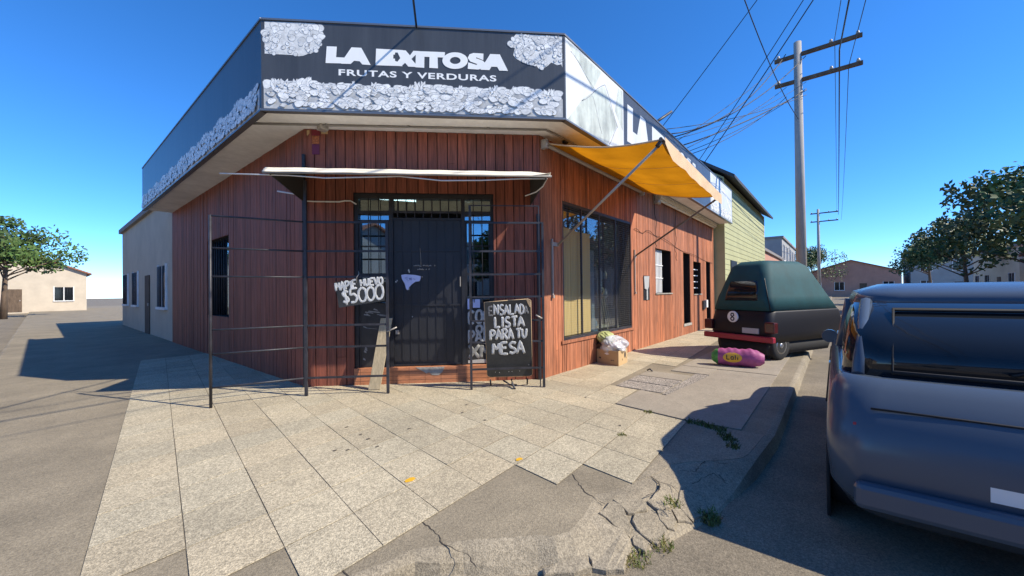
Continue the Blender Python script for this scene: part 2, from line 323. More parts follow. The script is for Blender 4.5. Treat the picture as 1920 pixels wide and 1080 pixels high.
# ---- artwork outlines in metres on the front sign (u, z); cracks and kerb line in plan (x, y)
LET={
'L':[(-2.921,4.631),(-2.793,4.632),(-2.803,4.491),(-2.678,4.491),(-2.687,4.413),(-2.937,4.408)],
'A':[(-2.738,4.408),(-2.694,4.494),(-2.605,4.632),(-2.477,4.631),(-2.358,4.406),(-2.468,4.409),(-2.5,4.45),(-2.573,4.454),(-2.617,4.41)],
'E':[(-2.286,4.629),(-1.938,4.626),(-1.984,4.591),(-2.04,4.589),(-2.041,4.561),(-2.063,4.56),(-2.063,4.505),(-2.041,4.506),(-2.041,4.475),(-1.985,4.459),(-1.942,4.409),(-2.296,4.406)],
'X':[(-2.022,4.626),(-1.899,4.623),(-1.843,4.558),(-1.797,4.623),(-1.715,4.622),(-1.825,4.512),(-1.732,4.405),(-1.867,4.406),(-1.908,4.456),(-1.957,4.408),(-2.051,4.41),(-1.971,4.515)],
'I':[(-1.764,4.621),(-1.65,4.621),(-1.656,4.399),(-1.772,4.401)],
'T':[(-1.707,4.621),(-1.376,4.623),(-1.384,4.549),(-1.476,4.55),(-1.473,4.399),(-1.588,4.401),(-1.584,4.549),(-1.711,4.547)],
'S':[(-0.855,4.628),(-0.988,4.63),(-1.044,4.61),(-1.07,4.56),(-1.036,4.512),(-0.94,4.48),(-0.951,4.467),(-1.064,4.498),(-1.071,4.409),(-0.929,4.405),(-0.835,4.438),(-0.816,4.485),(-0.865,4.53),(-0.958,4.561),(-0.955,4.573),(-0.858,4.538)],
'A2':[(-0.898,4.404),(-0.835,4.508),(-0.763,4.626),(-0.63,4.627),(-0.52,4.404),(-0.64,4.403),(-0.667,4.453),(-0.749,4.452),(-0.776,4.404)],
'O':[(-1.068,4.521),(-1.073,4.496),(-1.086,4.471),(-1.107,4.449),(-1.134,4.429),(-1.167,4.414),(-1.204,4.404),(-1.242,4.4),(-1.28,4.401),(-1.316,4.408),(-1.349,4.42),(-1.376,4.437),(-1.396,4.458),(-1.408,4.481),(-1.412,4.506),(-1.408,4.531),(-1.395,4.556),(-1.374,4.578),(-1.347,4.598),(-1.314,4.613),(-1.278,4.623),(-1.24,4.627),(-1.201,4.626),(-1.165,4.62),(-1.133,4.607),(-1.105,4.591),(-1.085,4.57),(-1.072,4.546)],
'Oh':[(-1.167,4.518),(-1.169,4.508),(-1.174,4.497),(-1.183,4.488),(-1.195,4.479),(-1.208,4.473),(-1.224,4.469),(-1.24,4.467),(-1.256,4.467),(-1.271,4.47),(-1.285,4.476),(-1.296,4.483),(-1.304,4.491),(-1.31,4.501),(-1.311,4.512),(-1.309,4.523),(-1.304,4.533),(-1.295,4.543),(-1.284,4.551),(-1.27,4.557),(-1.255,4.562),(-1.239,4.564),(-1.223,4.563),(-1.208,4.56),(-1.194,4.555),(-1.183,4.548),(-1.174,4.539),(-1.169,4.529)]}

BAND=[(-3.308,4.182),(-3.222,4.2),(-3.108,4.19),(-3.022,4.133),(-2.982,4.127),(-2.967,4.195),(-2.933,4.121),(-2.892,4.115),(-2.819,4.201),(-2.794,4.124),(-2.718,4.178),(-2.674,4.154),(-2.558,4.166),(-2.499,4.138),(-2.367,4.136),(-2.293,4.169),(-2.175,4.148),(-2.145,4.175),(-2.071,4.112),(-2.048,4.202),(-1.952,4.116),(-1.899,4.189),(-1.869,4.139),(-1.832,4.133),(-1.726,4.191),(-1.635,4.202),(-1.545,4.144),(-1.453,4.186),(-1.331,4.176),(-1.271,4.147),(-1.132,4.157),(-1.086,4.169),(-1.024,4.148),(-0.962,4.179),(-0.9,4.153),(-0.745,4.151),(-0.635,4.195),(-0.541,4.151),(-0.431,4.179),(-0.367,4.2),(-0.241,4.191),(-0.146,4.142),(-0.081,4.192),(0.014,4.132),(0.079,4.198),(0.118,4.12),(0.191,4.17),(0.288,4.158)]
CLL=[(-3.318,4.935),(-3.067,4.938),(-3.032,4.887),(-2.996,4.858),(-2.96,4.8),(-2.972,4.754),(-3.011,4.714),(-3.004,4.654),(-3.012,4.608),(-3.048,4.569),(-3.106,4.536),(-3.163,4.518),(-3.22,4.493),(-3.278,4.483),(-3.32,4.496)]
CLR=[(-0.401,4.93),(0.27,4.922),(0.299,4.902),(0.294,4.47),(0.257,4.484),(0.23,4.531),(0.168,4.516),(0.088,4.549),(0.023,4.49),(-0.081,4.446),(-0.121,4.492),(-0.184,4.489),(-0.272,4.517),(-0.327,4.538),(-0.405,4.582),(-0.444,4.628),(-0.42,4.724),(-0.482,4.753),(-0.49,4.8),(-0.434,4.881)]
CRACKS=[[(1.525,1.3),(1.578,1.246),(1.64,1.197),(1.694,1.164),(1.766,1.125)],[(1.766,1.125),(1.825,1.126),(1.865,1.154),(1.919,1.169)],[(2.156,1.143),(2.126,1.068),(2.106,0.994),(2.089,0.939),(2.036,0.877),(1.988,0.847)],[(2.356,1.141),(2.335,1.07),(2.283,1.002),(2.21,0.943),(2.143,0.888),(2.093,0.836),(2.08,0.769)],[(2.015,0.858),(2.053,0.871),(2.115,0.874)],[(2.47,0.931),(2.395,0.862),(2.318,0.808),(2.258,0.744)],[(2.48,0.794),(2.395,0.748),(2.375,0.736),(2.382,0.7),(2.363,0.663)],[(2.541,0.779),(2.489,0.724),(2.421,0.66)],[(2.874,1.097),(2.796,0.987),(2.789,0.891),(2.716,0.824)],[(2.462,0.857),(2.48,0.794),(2.604,0.784),(2.667,0.816),(2.74,0.816),(2.814,0.735)],[(2.156,1.143),(2.231,1.17)],[(2.514,1.525),(2.353,1.33),(2.329,1.266),(2.296,1.152)],[(2.185,0.974),(2.137,0.946),(2.038,0.89)],[(2.093,0.836),(2.031,0.793),(2.008,0.779)],[(2.877,1.094),(2.765,0.96),(2.657,0.946),(2.552,0.984)],[(1.446,1.9),(1.429,1.757),(1.392,1.653),(1.411,1.493),(1.375,1.392)],[(0.917,2.452),(0.862,2.213),(0.87,2.042)],[(0.893,2.055),(0.926,2.03),(0.941,1.893),(0.945,1.813)],[(3.077,0.917),(3.126,0.823),(3.221,0.831),(3.502,0.799)],[(3.405,0.801),(3.388,0.707),(3.418,0.668)],[(2.909,0.788),(3.049,0.761),(3.129,0.738),(3.178,0.717),(3.088,0.636),(3.06,0.598)],[(3.172,0.684),(3.095,0.627)]]
KB=[(1.235,1.686),(1.421,1.526),(1.686,1.234),(1.833,1.062),(1.959,0.97),(2.153,0.9),(2.367,0.792),(2.614,0.709),(2.838,0.636),(3.073,0.602)]
STONES=[[(2.807,0.844,-0.035),(2.923,0.764,-0.053),(2.895,0.654,-0.102),(2.836,0.645,-0.111),(2.711,0.69,-0.109),(2.62,0.714,-0.112),(2.643,0.768,-0.084),(2.658,0.815,-0.063),(2.725,0.827,-0.05)],[(2.592,0.83,-0.065),(2.647,0.813,-0.065),(2.636,0.773,-0.083),(2.609,0.718,-0.112),(2.539,0.783,-0.093)],[(2.496,0.891,-0.055),(2.586,0.835,-0.064),(2.533,0.788,-0.091),(2.458,0.769,-0.112),(2.431,0.801,-0.101),(2.451,0.854,-0.075)],[(2.361,0.984,-0.042),(2.452,0.925,-0.047),(2.48,0.893,-0.056),(2.421,0.804,-0.101),(2.377,0.79,-0.115),(2.267,0.812,-0.115),(2.257,0.841,-0.115),(2.268,0.933,-0.077),(2.306,0.973,-0.055)],[(2.193,0.93,-0.093),(2.238,0.925,-0.086),(2.24,0.895,-0.098),(2.247,0.844,-0.115),(2.173,0.843,-0.115),(2.162,0.911,-0.108)],[(1.967,1.19,-0.037),(2.174,1.153,-0.019),(2.179,1.095,-0.034),(2.185,1.032,-0.055),(2.196,0.987,-0.07),(2.177,0.937,-0.094),(2.126,0.909,-0.115),(2.056,0.906,-0.115),(1.957,0.876,-0.115),(1.89,0.947,-0.115),(1.864,1.006,-0.115),(1.933,1.097,-0.074),(1.906,1.165,-0.059),(1.93,1.191,-0.046)],[(1.692,1.207,-0.115),(1.804,1.151,-0.097),(1.892,1.075,-0.093),(1.858,1.006,-0.115),(1.761,1.069,-0.115),(1.658,1.183,-0.115)],[(2.199,1.142,-0.019),(2.353,1.14,-0.006),(2.363,1.075,-0.017),(2.292,0.985,-0.053),(2.195,0.945,-0.086),(2.192,1.035,-0.052)],[(2.369,1.139,-0.005),(2.457,1.112,-0.003),(2.507,0.968,-0.028),(2.455,0.934,-0.044),(2.366,0.99,-0.039),(2.336,1.018,-0.036)],[(2.53,0.961,-0.028),(2.78,0.965,-0.007),(2.819,0.9,-0.019),(2.789,0.846,-0.037),(2.739,0.838,-0.044),(2.609,0.843,-0.058),(2.509,0.895,-0.051)]]
CRZ=[(1.624,1.384,-0.088),(1.679,1.326,-0.087),(1.74,1.271,-0.083),(1.791,1.23,-0.078),(1.856,1.183,-0.07)]
# ================================================================ SETTING: road, pavement, tiles
g = MB(); g.poly([(-400, -400, -.13), (400, -400, -.13), (400, 400, -.13), (-400, 400, -.13)])
g.build('road', M['road'], kind='structure')
KX = [(-.62, 80), (-.62, 6), (-.55, 4.2), (-.4, 3.3), (-.1, 2.65), (.35, 2.1), (.85, 1.8)] + KB + [(3.6, .52), (4.4, .46), (80, .45)]
kerb = []
for i in range(len(KX) - 1):                             # break the kerb line up finely
    a = Vector((*KX[i], 0)); b = Vector((*KX[i + 1], 0)); n = max(1, min(60, int((b - a).length / .11))) if (b - a).length < 6 else 12
    for k in range(n):
        p = a.lerp(b, k / n)
        if .5 < p.x < 3.2: p += Vector((random.uniform(-.008, .008), random.uniform(-.008, .008), 0))
        kerb.append(p)
kerb.append(Vector((*KX[-1], 0)))
g = MB(); N = len(kerb); top = []
def inward(i):
    a = kerb[max(i - 5, 0)]; b = kerb[min(i + 5, N - 1)]; d = (b - a).normalized(); return Vector((-d.y, d.x, 0))
def smooth(a, b, x): t = max(0, min(1, (x - a) / (b - a))); return t * t * (3 - 2 * t)
for i, p in enumerate(kerb):
    w = inward(i); nf = smooth(1.1, 1.75, p.x) * (1 - smooth(3.0, 3.7, p.x)); W = .06 + .3 * smooth(1.75, 2.15, p.x) * (1 - smooth(3.0, 3.7, p.x)) + .05 * nf; z0 = -.115 * nf - .018 * (1 - nf)
    top.append([p - w * .03 + Vector((0, 0, -.15)), p + Vector((0, 0, z0))] + [p + w * (W * t) + Vector((0, 0, z0 * (1 - t) ** 1.6 + .004 * nf * (W / .41) ** 2 * math.sin(i * 1.9 + t * 9) * (1 - t))) for t in (.2, .4, .6, .8)] + [p + w * W])
for i in range(N - 1):
    for k in range(6):
        o = len(g.v); g.v += [tuple(top[i][k]), tuple(top[i + 1][k]), tuple(top[i + 1][k + 1]), tuple(top[i][k + 1])]; g.face((o, o + 1, o + 2, o + 3), k > 0)
g.build('kerb', M['kerbstone'], kind='structure', recalc=False)
g = MB()
from mathutils.geometry import tessellate_polygon
loop = [t[-1] for t in top] + [Vector((80, 80, 0))]
o = len(g.v); g.v += [tuple(p) for p in loop]
for t in tessellate_polygon([loop]): g.face([o + i for i in t])
g.build('pavement', M['concrete'], kind='structure')

# square tiles: grid steps B (along the right-hand street) and A (away to the left)
OB = Vector((1.174, 1.888, 0)); VB = Vector((.3998, .0209, 0)); VA = Vector((.0623, .4281, 0))
def grid_pt(k, j): return OB + VB * k + VA * j
def in_building(p):
    if p.x > CX: return p.y > CY - .02
    if p.x < LX: return False
    return (p - Vector((CX, CY, 0))).dot(FF.n) < .01 or (p.y > LY)
g = MB(); rnd = random.Random(3)
bed = MB()
def tile(c4, z0=.0, jz=.0018, gap=.0075, tone=None):
    bed.poly([p + Vector((0, 0, .0025)) for p in c4])
    c = sum(c4, Vector()) / 4; tz = [rnd.uniform(-jz, jz) for _ in range(4)]
    a, b = (c4[1] - c4[0]) * .5, (c4[3] - c4[0]) * .5; ka = 1 - rnd.uniform(.004, .007) / .4; kb = 1 - rnd.uniform(.007, .013) / .4
    q4 = [c - a * ka - b * kb, c + a * ka - b * kb, c + a * ka + b * kb, c - a * ka + b * kb]
    t = tone or rnd.uniform(.9, 1.09); w = rnd.uniform(-.02, .02); g.tone = (t * (1 + w), t, t * (1 - w))
    b = [p + Vector((0, 0, z0 - .02)) for p in q4]; u = [p + Vector((0, 0, z0 + .007 + z)) for p, z in zip(q4, tz)]
    g.hexa(b + u)
for k in range(-8, 34):
    for j in range(-3, 22):
        jmin = 0 if k < 3 else (-1 if k < 4 else -2)
        if k < -3: continue
        if k < -1: jmin = 0 if k == -2 else 2
        if k >= 8: jmin = 0
        if j < jmin: continue
        c4 = [grid_pt(k, j), grid_pt(k + 1, j), grid_pt(k + 1, j + 1), grid_pt(k, j + 1)]
        c = sum(c4, Vector()) / 4
        if 8 <= k < 15 and ((c4[1].x > 5.2 and c4[0].y < 2.46) or c4[0].y < 2.0): continue          # slab and manhole here
        if all(in_building(p) for p in c4): continue
        dk = min((c - p).length for p in kerb)
        if dk < .27 and k < -1: continue
        tile(c4)
g.build('paving_tiles', M['tile'], kind='structure'); bed.build('tile_joints', M['joint'], kind='structure')
# smooth concrete slabs beyond the tiles, with a joint between them
g = MB(); rnd = random.Random(5)
def slab(pts, z=.012):
    g.tone = (rnd.uniform(.93, 1.05),) * 3
    g.prism([Vector((*p, -.01)) for p in pts], (0, 0, z + .01))
slab([(4.40, 2.05), (4.27, 1.18), (4.30, .72), (5.05, .72), (5.10, 1.73), (5.2, 2.05)])
slab([(5.06, .72), (7.3, .72), (7.3, 1.55), (6.55, 1.55), (5.11, 1.70)], .009)
slab([(7.31, .72), (9.6, .72), (9.6, 2.1), (7.31, 2.12)], .014)
slab([(6.75, 1.56), (7.3, 1.56), (7.3, 2.13), (6.75, 2.15)], .011)
for x in (9.61, 11.4, 13.2, 15.0): slab([(x, .72), (x + 1.78, .72), (x + 1.78, 2.1), (x, 2.1)], .012)
g.build('concrete_slabs', M['slab'], kind='structure')
# manhole with three long covers
mh = thing('manhole_cover', (5.9, 2.1, 0), 'rectangular concrete inspection cover in three strips set in the pavement', 'manhole cover')
for k, (x0, x1, m) in enumerate(((5.22, 5.62, 'gravelly'), (5.64, 6.06, 'gravelly'), (6.08, 6.5, 'slab'))):
    g = MB(); g.prism([(x0, 1.78, -.01), (x1, 1.77, -.01), (x1 + .02, 2.44, -.01), (x0 + .02, 2.43, -.01)], (0, 0, .019 + .002 * k)); g.build('cover_strip', M[m], mh)
g = MB(); g.prism([(5.17, 1.56, -.01), (6.72, 1.56, -.01), (6.72, 1.755, -.01), (5.17, 1.76, -.01)], (0, 0, .018)); g.build('rim', M['gravelly'], mh)
g = MB(); g.tube([(6.45, 2.35, .021), (6.47, 2.40, .05), (6.49, 2.45, .021)], .012, 6); g.build('lifting_eye', M['grille'], mh)
ins = [t[-1] for t in top if 2.72 < t[-1].x < 4.3]; ins.sort(key=lambda v: -v.x); flat = [Vector((x, y, .003)) for x, y in ((2.74, 1.115), (4.26, 1.165))] + [Vector((v.x, v.y, .003)) for v in ins]
g = MB(); g.prism([v - Vector((0, 0, .02)) for v in flat], (0, 0, .02)); g.build('concrete_margin', M['kerbstone'], kind='structure')
g = MB(); rnd = random.Random(17)      # broken slabs of the old corner kerb, tilted and split apart
for n, pl in enumerate(STONES):
    c = sum((Vector(q2) for q2 in pl), Vector()) / len(pl); tx, ty = rnd.uniform(-.02, .02), rnd.uniform(-.02, .02); z0 = rnd.uniform(.008, .014); g.tone = (rnd.uniform(.9, 1.12),) * 3; pts = []
    for a, b in zip(pl, pl[1:] + pl[:1]):
        a = Vector(a); b = Vector(b); m = max(1, int((b - a).length / .04))
        for k in range(m):
            p = a.lerp(b, k / m); d = p - c; f = .985; pts.append(Vector((c.x + d.x * f + rnd.uniform(-.007, .007), c.y + d.y * f + rnd.uniform(-.007, .007), p.z + z0 + tx * d.x + ty * d.y)))
    o = len(g.v); m = len(pts); g.v += [(p.x, p.y, p.z - .05) for p in pts] + [tuple(p) for p in pts] + [(c.x + (p.x - c.x) * .95, c.y + (p.y - c.y) * .955, p.z + .0035 + rnd.uniform(0, .002)) for p in pts]
    for i in range(m): j = (i + 1) % m; g.face((o + i, o + j, o + m + j, o + m + i)); g.face((o + m + i, o + m + j, o + 2 * m + j, o + 2 * m + i))
    for t in tessellate_polygon([[Vector((g.v[o + 2 * m + i][0], g.v[o + 2 * m + i][1], 0)) for i in range(m)]]): g.face([o + 2 * m + k for k in t])
g.build('kerb_stones', M['kerbstone'], kind='structure')
# cracks: thin flat dark strips laid on the old concrete
g = MB(); rnd = random.Random(11)
for ln in [CRZ, CRACKS[8], CRACKS[11]] + CRACKS[14:]:
    pts = []
    for a, b in zip(ln[:-1], ln[1:]):
        a = Vector((*a, 0)[:3]); b = Vector((*b, 0)[:3]); n = max(2, int((b - a).length / .025))
        for k in range(n): pts.append(a.lerp(b, k / n) + Vector((rnd.uniform(-.007, .007), rnd.uniform(-.007, .007), 0)))
    pts.append(Vector((*ln[-1], 0)[:3]))
    for i in range(len(pts) - 1):
        d = (pts[i + 1] - pts[i]).normalized(); w = Vector((-d.y, d.x, 0)); h0 = .001 + .0026 * abs(math.sin(i * .37 + len(pts))); h1 = .001 + .0026 * abs(math.sin((i + 1) * .37 + len(pts)))
        z = Vector((0, 0, .0025 if ln is not CRZ else .009)); g.poly([pts[i] - w * h0 + z, pts[i] + w * h0 + z, pts[i + 1] + w * h1 + z, pts[i + 1] - w * h1 + z])
g.build('pavement_cracks', M['crack'], kind='structure')
# dropped blots and yellow paint splashes on the tiles
def blot(name, x, y, r, m, label, cat, grp=None, ax=1.6):
    b = MB(); rr = random.Random(int(x * 1000)); a0 = rr.uniform(0, 3)
    b.prism([(x + math.cos(t) * r * ax * rr.uniform(.7, 1.1), y + math.sin(t) * r * rr.uniform(.7, 1.1), .0095) for t in [2 * math.pi * i / 12 for i in range(12)]], (0, 0, .0025))
    return b.build(name, m, label=label, cat=cat, group=grp)
for x, y in [(1.979, 3.831), (1.961, 3.525), (1.944, 3.361), (1.697, 3.268), (1.896, 3.13), (2.342, 3.289), (1.623, 3.344), (3.026, 3.25), (3.266, 3.437), (2.99, 2.867), (4.412, 2.462), (3.701, 1.682)]:
    blot('gum_spot', x, y, .013, M['gum'], 'small dark flattened gum spot on the pale paving tiles', 'gum spot', 'dark gum spots on the tiles')
blot('paint_splash', 1.707, 2.389, .03, M['yellow'], 'bright yellow splash on the tiles nearest the bottom of the picture', 'paint splash')
blot('paint_splash', 2.462, 1.985, .022, M['yellow'], 'fainter yellow splash beside the edge of the bare concrete', 'paint splash')

# grass
def tuft(name, x, y, z, n, r, h, label, seed, kind=None):
    b = MB(); rr = random.Random(seed)
    for _ in range(n):
        a = rr.uniform(0, 6.28); d = r * math.sqrt(rr.random()); bx = x + math.cos(a) * d; by = y + math.sin(a) * d; hh = h * rr.uniform(.4, 1.1)
        dx, dy = rr.uniform(-1, 1) * hh * .9, rr.uniform(-1, 1) * hh * .9; w = rr.uniform(.002, .005); t = rr.uniform(.4, 1.4); b.tone = (t * rr.uniform(.8, 1.6), t, t * .8)
        b.poly([(bx - w, by + w, z), (bx + w, by - w, z), (bx + dx * .4 + w * .6, by + dy * .4, z + hh * .7)]); b.poly([(bx + dx * .4 - w, by + dy * .4 + w, z + hh * .6), (bx + dx * .4 + w, by + dy * .4 - w, z + hh * .6), (bx + dx, by + dy, z + hh)])
    return b.build(name, M['grass'], label=label, cat='weed' if label else None, kind=kind, recalc=False)
tuft('weed', 2.30, .80, -.125, 90, .07, .04, 'small green weed growing at the foot of the broken kerb', 1)
tuft('weed', 2.1, .88, -.125, 120, .09, .03, 'dry greyish weed beside the lowest broken kerb stone', 2)
tuft('weed', 2.74, .65, -.125, 128, .07, .06, 'spiky grass tuft at the kerb beside the large round shadow', 3)
tuft('weed', 3.46, 1.55, .0, 40, .04, .03, 'tiny weed in the wide joint between four tiles', 4)
tuft('weed', 4.3, 1.62, .0, 60, .05, .03, 'tiny weed at the corner of the smooth concrete slab', 5)
for i, (x, y) in enumerate([(4.25, 1.15), (4.24, 1.05), (4.21, .97), (4.18, .88), (4.05, .82), (3.95, .75), (3.8, .7)]):
    tuft('weed', x, y, .0, 70, .06, .04, 'dark weeds growing along the pavement joint in the shadow', 20 + i)['group'] = 'weeds along the shaded joint'
tuft('weed', 2.565, .815, .0, 50, .06, .03, 'thin weeds in the cracks of the kerb concrete', 6)

# ================================================================ SHOP BUILDING
shop = thing('shop_building', (LX, LY, 0), 'single storey corner grocery clad in reddish brown vertical planks', 'shop')
def cells(edges0, edges1, openings):
    for a, b in zip(edges0[:-1], edges0[1:]):
        for c, d in zip(edges1[:-1], edges1[1:]):
            um, zm = (a + b) / 2, (c + d) / 2
            if not any(o[0] < um < o[1] and o[2] < zm < o[3] for o in openings): yield a, b, c, d
def core_wall(fr, u0, u1, z0, z1, ops, d0, d1, name):
    g = MB(); U = sorted({u0, u1} | {x for o in ops for x in o[:2]}); Z = sorted({z0, z1} | {x for o in ops for x in o[2:4]})
    for a, b, c, d in cells(U, Z, ops): g.fbox(fr, a, b, c, d, d0, d1)
    return g.build(name, M['core'], shop)
def planks(fr, u0, u1, z0, z1, ops, wid, seed, name, m, joints=.25, tone=lambda u, z: (1, 1, 1), th=.022, gap=.008):
    g = MB(); rr = random.Random(seed); u = u0
    while u < u1 - .02:
        w = min(rr.uniform(*wid), u1 - u)
        if u1 - u - w < .04: w = u1 - u
        cuts = sorted({u, u + w} | {x for o in ops for x in o[:2] if u + .004 < x < u + w - .004}); zj = rr.uniform(.3, .6) if rr.random() < joints else None; zj2 = rr.random() < .5
        t = rr.uniform(.8, 1.17); h = rr.uniform(-.05, .05); dd = rr.uniform(0, .006); ti = rr.uniform(-.003, .003)
        for ua, ub in zip(cuts[:-1], cuts[1:]):
            um = (ua + ub) / 2; segs = [(z0, z1)]
            for o in ops:
                if o[0] < um < o[1]:
                    ns = []
                    for a, b in segs:
                        if o[2] > a + .001: ns.append((a, min(b, o[2])))
                        if o[3] < b - .001: ns.append((max(a, o[3]), b))
                    segs = sorted(set(x for x in ns if x[1] - x[0] > .01))
            cut = []
            for a, b in segs:
                if zj and b - a > .9: zc = a + zj if zj2 else b - zj; cut += [(a, zc), (zc, b)]
                else: cut.append((a, b))
            uL = ua + (gap / 2 if ua == u else 0); uR = ub - (gap / 2 if ub == u + w else 0)
            if uR - uL < .008: continue
            for i2, (a, b) in enumerate(cut):
                c = tone(um, (a + b) / 2); t2 = t * (1 if i2 == 0 else rr.uniform(.8, 1.2)); g.tone = (t2 * c[0] * (1 + h), t2 * c[1], t2 * c[2] * (1 - h))
                g.hexa([fr(x, z, d) for z in (a + .002, b - .002) for x, d in ((uL, th + dd + ti), (uR, th + dd - ti), (uR, 0), (uL, 0))])
        u += w
    return g.build(name, m, shop)
# openings (u0, u1, z0, z1)
OPF = [(-2.79, -.71, 0, 2.86)]
OPR = [(.65, 3.46, .55, 2.86), (5.0, 6.24, 1.28, 2.43), (7.35, 8.07, .33, 2.48), (8.45, 9.35, 1.22, 2.27), (10.03, 10.64, .27, 2.35)]
core_wall(FF, -LW + .05, -.05, 0, 3.79, OPF, -.13, -.001, 'front_wall_core')
core_wall(FR, .0, 11.2, 0, 3.79, OPR, -.24, -.001, 'side_wall_core')
core_wall(FL, -9, 0, 0, 3.79, [(-5.2, -3.6, .9, 2.6)], -.24, -.001, 'far_wall_core')
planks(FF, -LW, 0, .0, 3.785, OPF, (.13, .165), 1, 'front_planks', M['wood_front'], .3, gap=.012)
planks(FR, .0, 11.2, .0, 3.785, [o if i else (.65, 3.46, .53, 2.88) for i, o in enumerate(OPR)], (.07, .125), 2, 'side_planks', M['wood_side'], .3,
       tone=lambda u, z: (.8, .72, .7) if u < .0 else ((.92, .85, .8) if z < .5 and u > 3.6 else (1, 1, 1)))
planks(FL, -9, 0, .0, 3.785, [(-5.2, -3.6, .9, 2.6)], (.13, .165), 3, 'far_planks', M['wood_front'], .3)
for fr, u, m in ((FF, -.012, 'wood_front'), (FF, -LW + .012, 'wood_front')):
    g = MB(); g.tone = (.8, .8, .8); g.fbox(fr, u - .02, u + .02, 0, 3.78, .0, .034); g.build('corner_trim', M[m], shop)
# eave: soffit slab and roof
def eave(d, z0, z1, name, m, inner=0):
    a = FL(-9, 0, d); b = Vector((LX, LY, 0)) + FL.n * d + Vector((0, -1, 0)) * (d * T22); c = FF(d * T22, 0, d); e = FR(11.2, 0, d)
    g = MB(); g.prism([Vector((p.x, p.y, z0)) for p in (a, b, c, e, Vector((CX + 11.2, 14, 0)), Vector((LX, 14.99, 0)))], (0, 0, z1 - z0)); return g.build(name, m, shop)
eave(.6, 3.79, 3.86, 'soffit', M['soffit']); eave(.59, 4.6, 4.7, 'roof', M['roof'])
# conduit under the eave with clips and a junction box
g = MB(); pts = [(2.32, 5.873), (4.757, 3.365), (4.814, 3.299), (5.33, 3.27), (9.84, 3.31), (16.1, 3.3)]
g.tube([(1.9, 6.3, 3.768)] + [(x, y, 3.768) for x, y in pts], .014, 6); cd = g.build('conduit', M['pipe'], shop)
g = MB()
for t in (.12, .45, .78): p = Vector((2.32, 5.873, 3.775)).lerp(Vector((4.757, 3.365, 3.775)), t); g.box(p - Vector((.018, .018, .012)), p + Vector((.018, .018, .012)))
g.build('clip', M['pipe'], cd)
g = MB(); g.box((2.54, 5.6, 3.715), (2.66, 5.72, 3.788)); g.build('junction_box', M['alu'], shop, bevel=.006)
g = MB(); g.lathe((5.42, 3.33, 3.74), (0, 0, 1), [(.03, 0), (.05, .015), (.05, .05)], 14); g.build('ceiling_boss', M['grille'], shop)
# doorstep faced with terracotta tile
g = MB(); g.fbox(FF, -2.79, -.71, 0, .25, -.12, .035)
st = g.build('doorstep', M['terra'], shop, bevel=.004)
g = MB(); g.prism([FF(u, z, .036) for u, z in ((-1.90, .245), (-1.82, .2), (-1.74, .15), (-1.70, .165), (-1.66, .125), (-1.56, .12), (-1.50, .17), (-1.47, .245))], FF.n * .003); g.build('chipped_patch', M['cement'], st)
g = MB()
for z in (.063, .125, .188): g.fbox(FF, -2.78, -.72, z - .0015, z + .0015, .034, .0362)
for i in range(9): u = -2.7 + i * .235; g.fbox(FF, u - .001, u + .001, .002, .248, .034, .0365)
g.build('tile_joints', M['core'], st)
# entrance: frame, door leaf, sidelights, transom
D0 = -.06
en = MB()
for u0, u1 in ((-2.79, -2.735), (-2.285, -2.225), (-1.205, -1.15), (-.755, -.71)): en.fbox(FF, u0, u1, .251, 2.859, D0 - .05, D0 + .04)
for u0, u1 in ((-2.735, -2.285), (-2.225, -1.205), (-1.15, -.755)): en.fbox(FF, u0, u1, 2.79, 2.858, D0 - .05, D0 + .038)
en.build('entrance_frame', M['black'], shop)
g = MB(); g.fbox(FF, -2.222, -1.208, .262, 2.5, D0 - .02, D0 + .01)
for i in range(9): u = -2.222 + 1.014 * i / 8; g.fbox(FF, max(u - .007, -2.222), min(u + .007, -1.208), .27, 2.49, D0 + .01, D0 + .02)
dr = g.build('door', M['door'], shop)
g = MB()
for z in (.275, 1.172, 2.0, 2.48): g.fbox(FF, -2.222, -1.208, z - .014, z + .014, D0 + .011, D0 + .027)
g.build('door_rail', M['door'], dr)
g = MB(); g.fbox(FF, -1.232, -1.218, 1.45, 1.6, D0 + .02, D0 + .045); g.build('handle', M['alu'], dr)
g = MB(); g.fbox(FF, -2.2, -2.15, .74, .8, D0 + .011, D0 + .04); g.build('lock_plate', M['alu'], dr)
g = MB()
for i in range(8): u = -2.225 + 1.02 * (i + .5) / 8; g.fbox(FF, u - .006, u + .006, 2.5, 2.79, D0 - .0, D0 + .012)
g.fbox(FF, -2.225, -1.205, 2.575, 2.61, D0 - .03, D0 - .002); g.build('transom_bars', M['grille'], shop)
g = MB(); g.fbox(FF, -2.225, -1.205, 2.61, 2.79, D0 - .036, D0 - .031); g.build('transom_glass', M['glass'], shop)
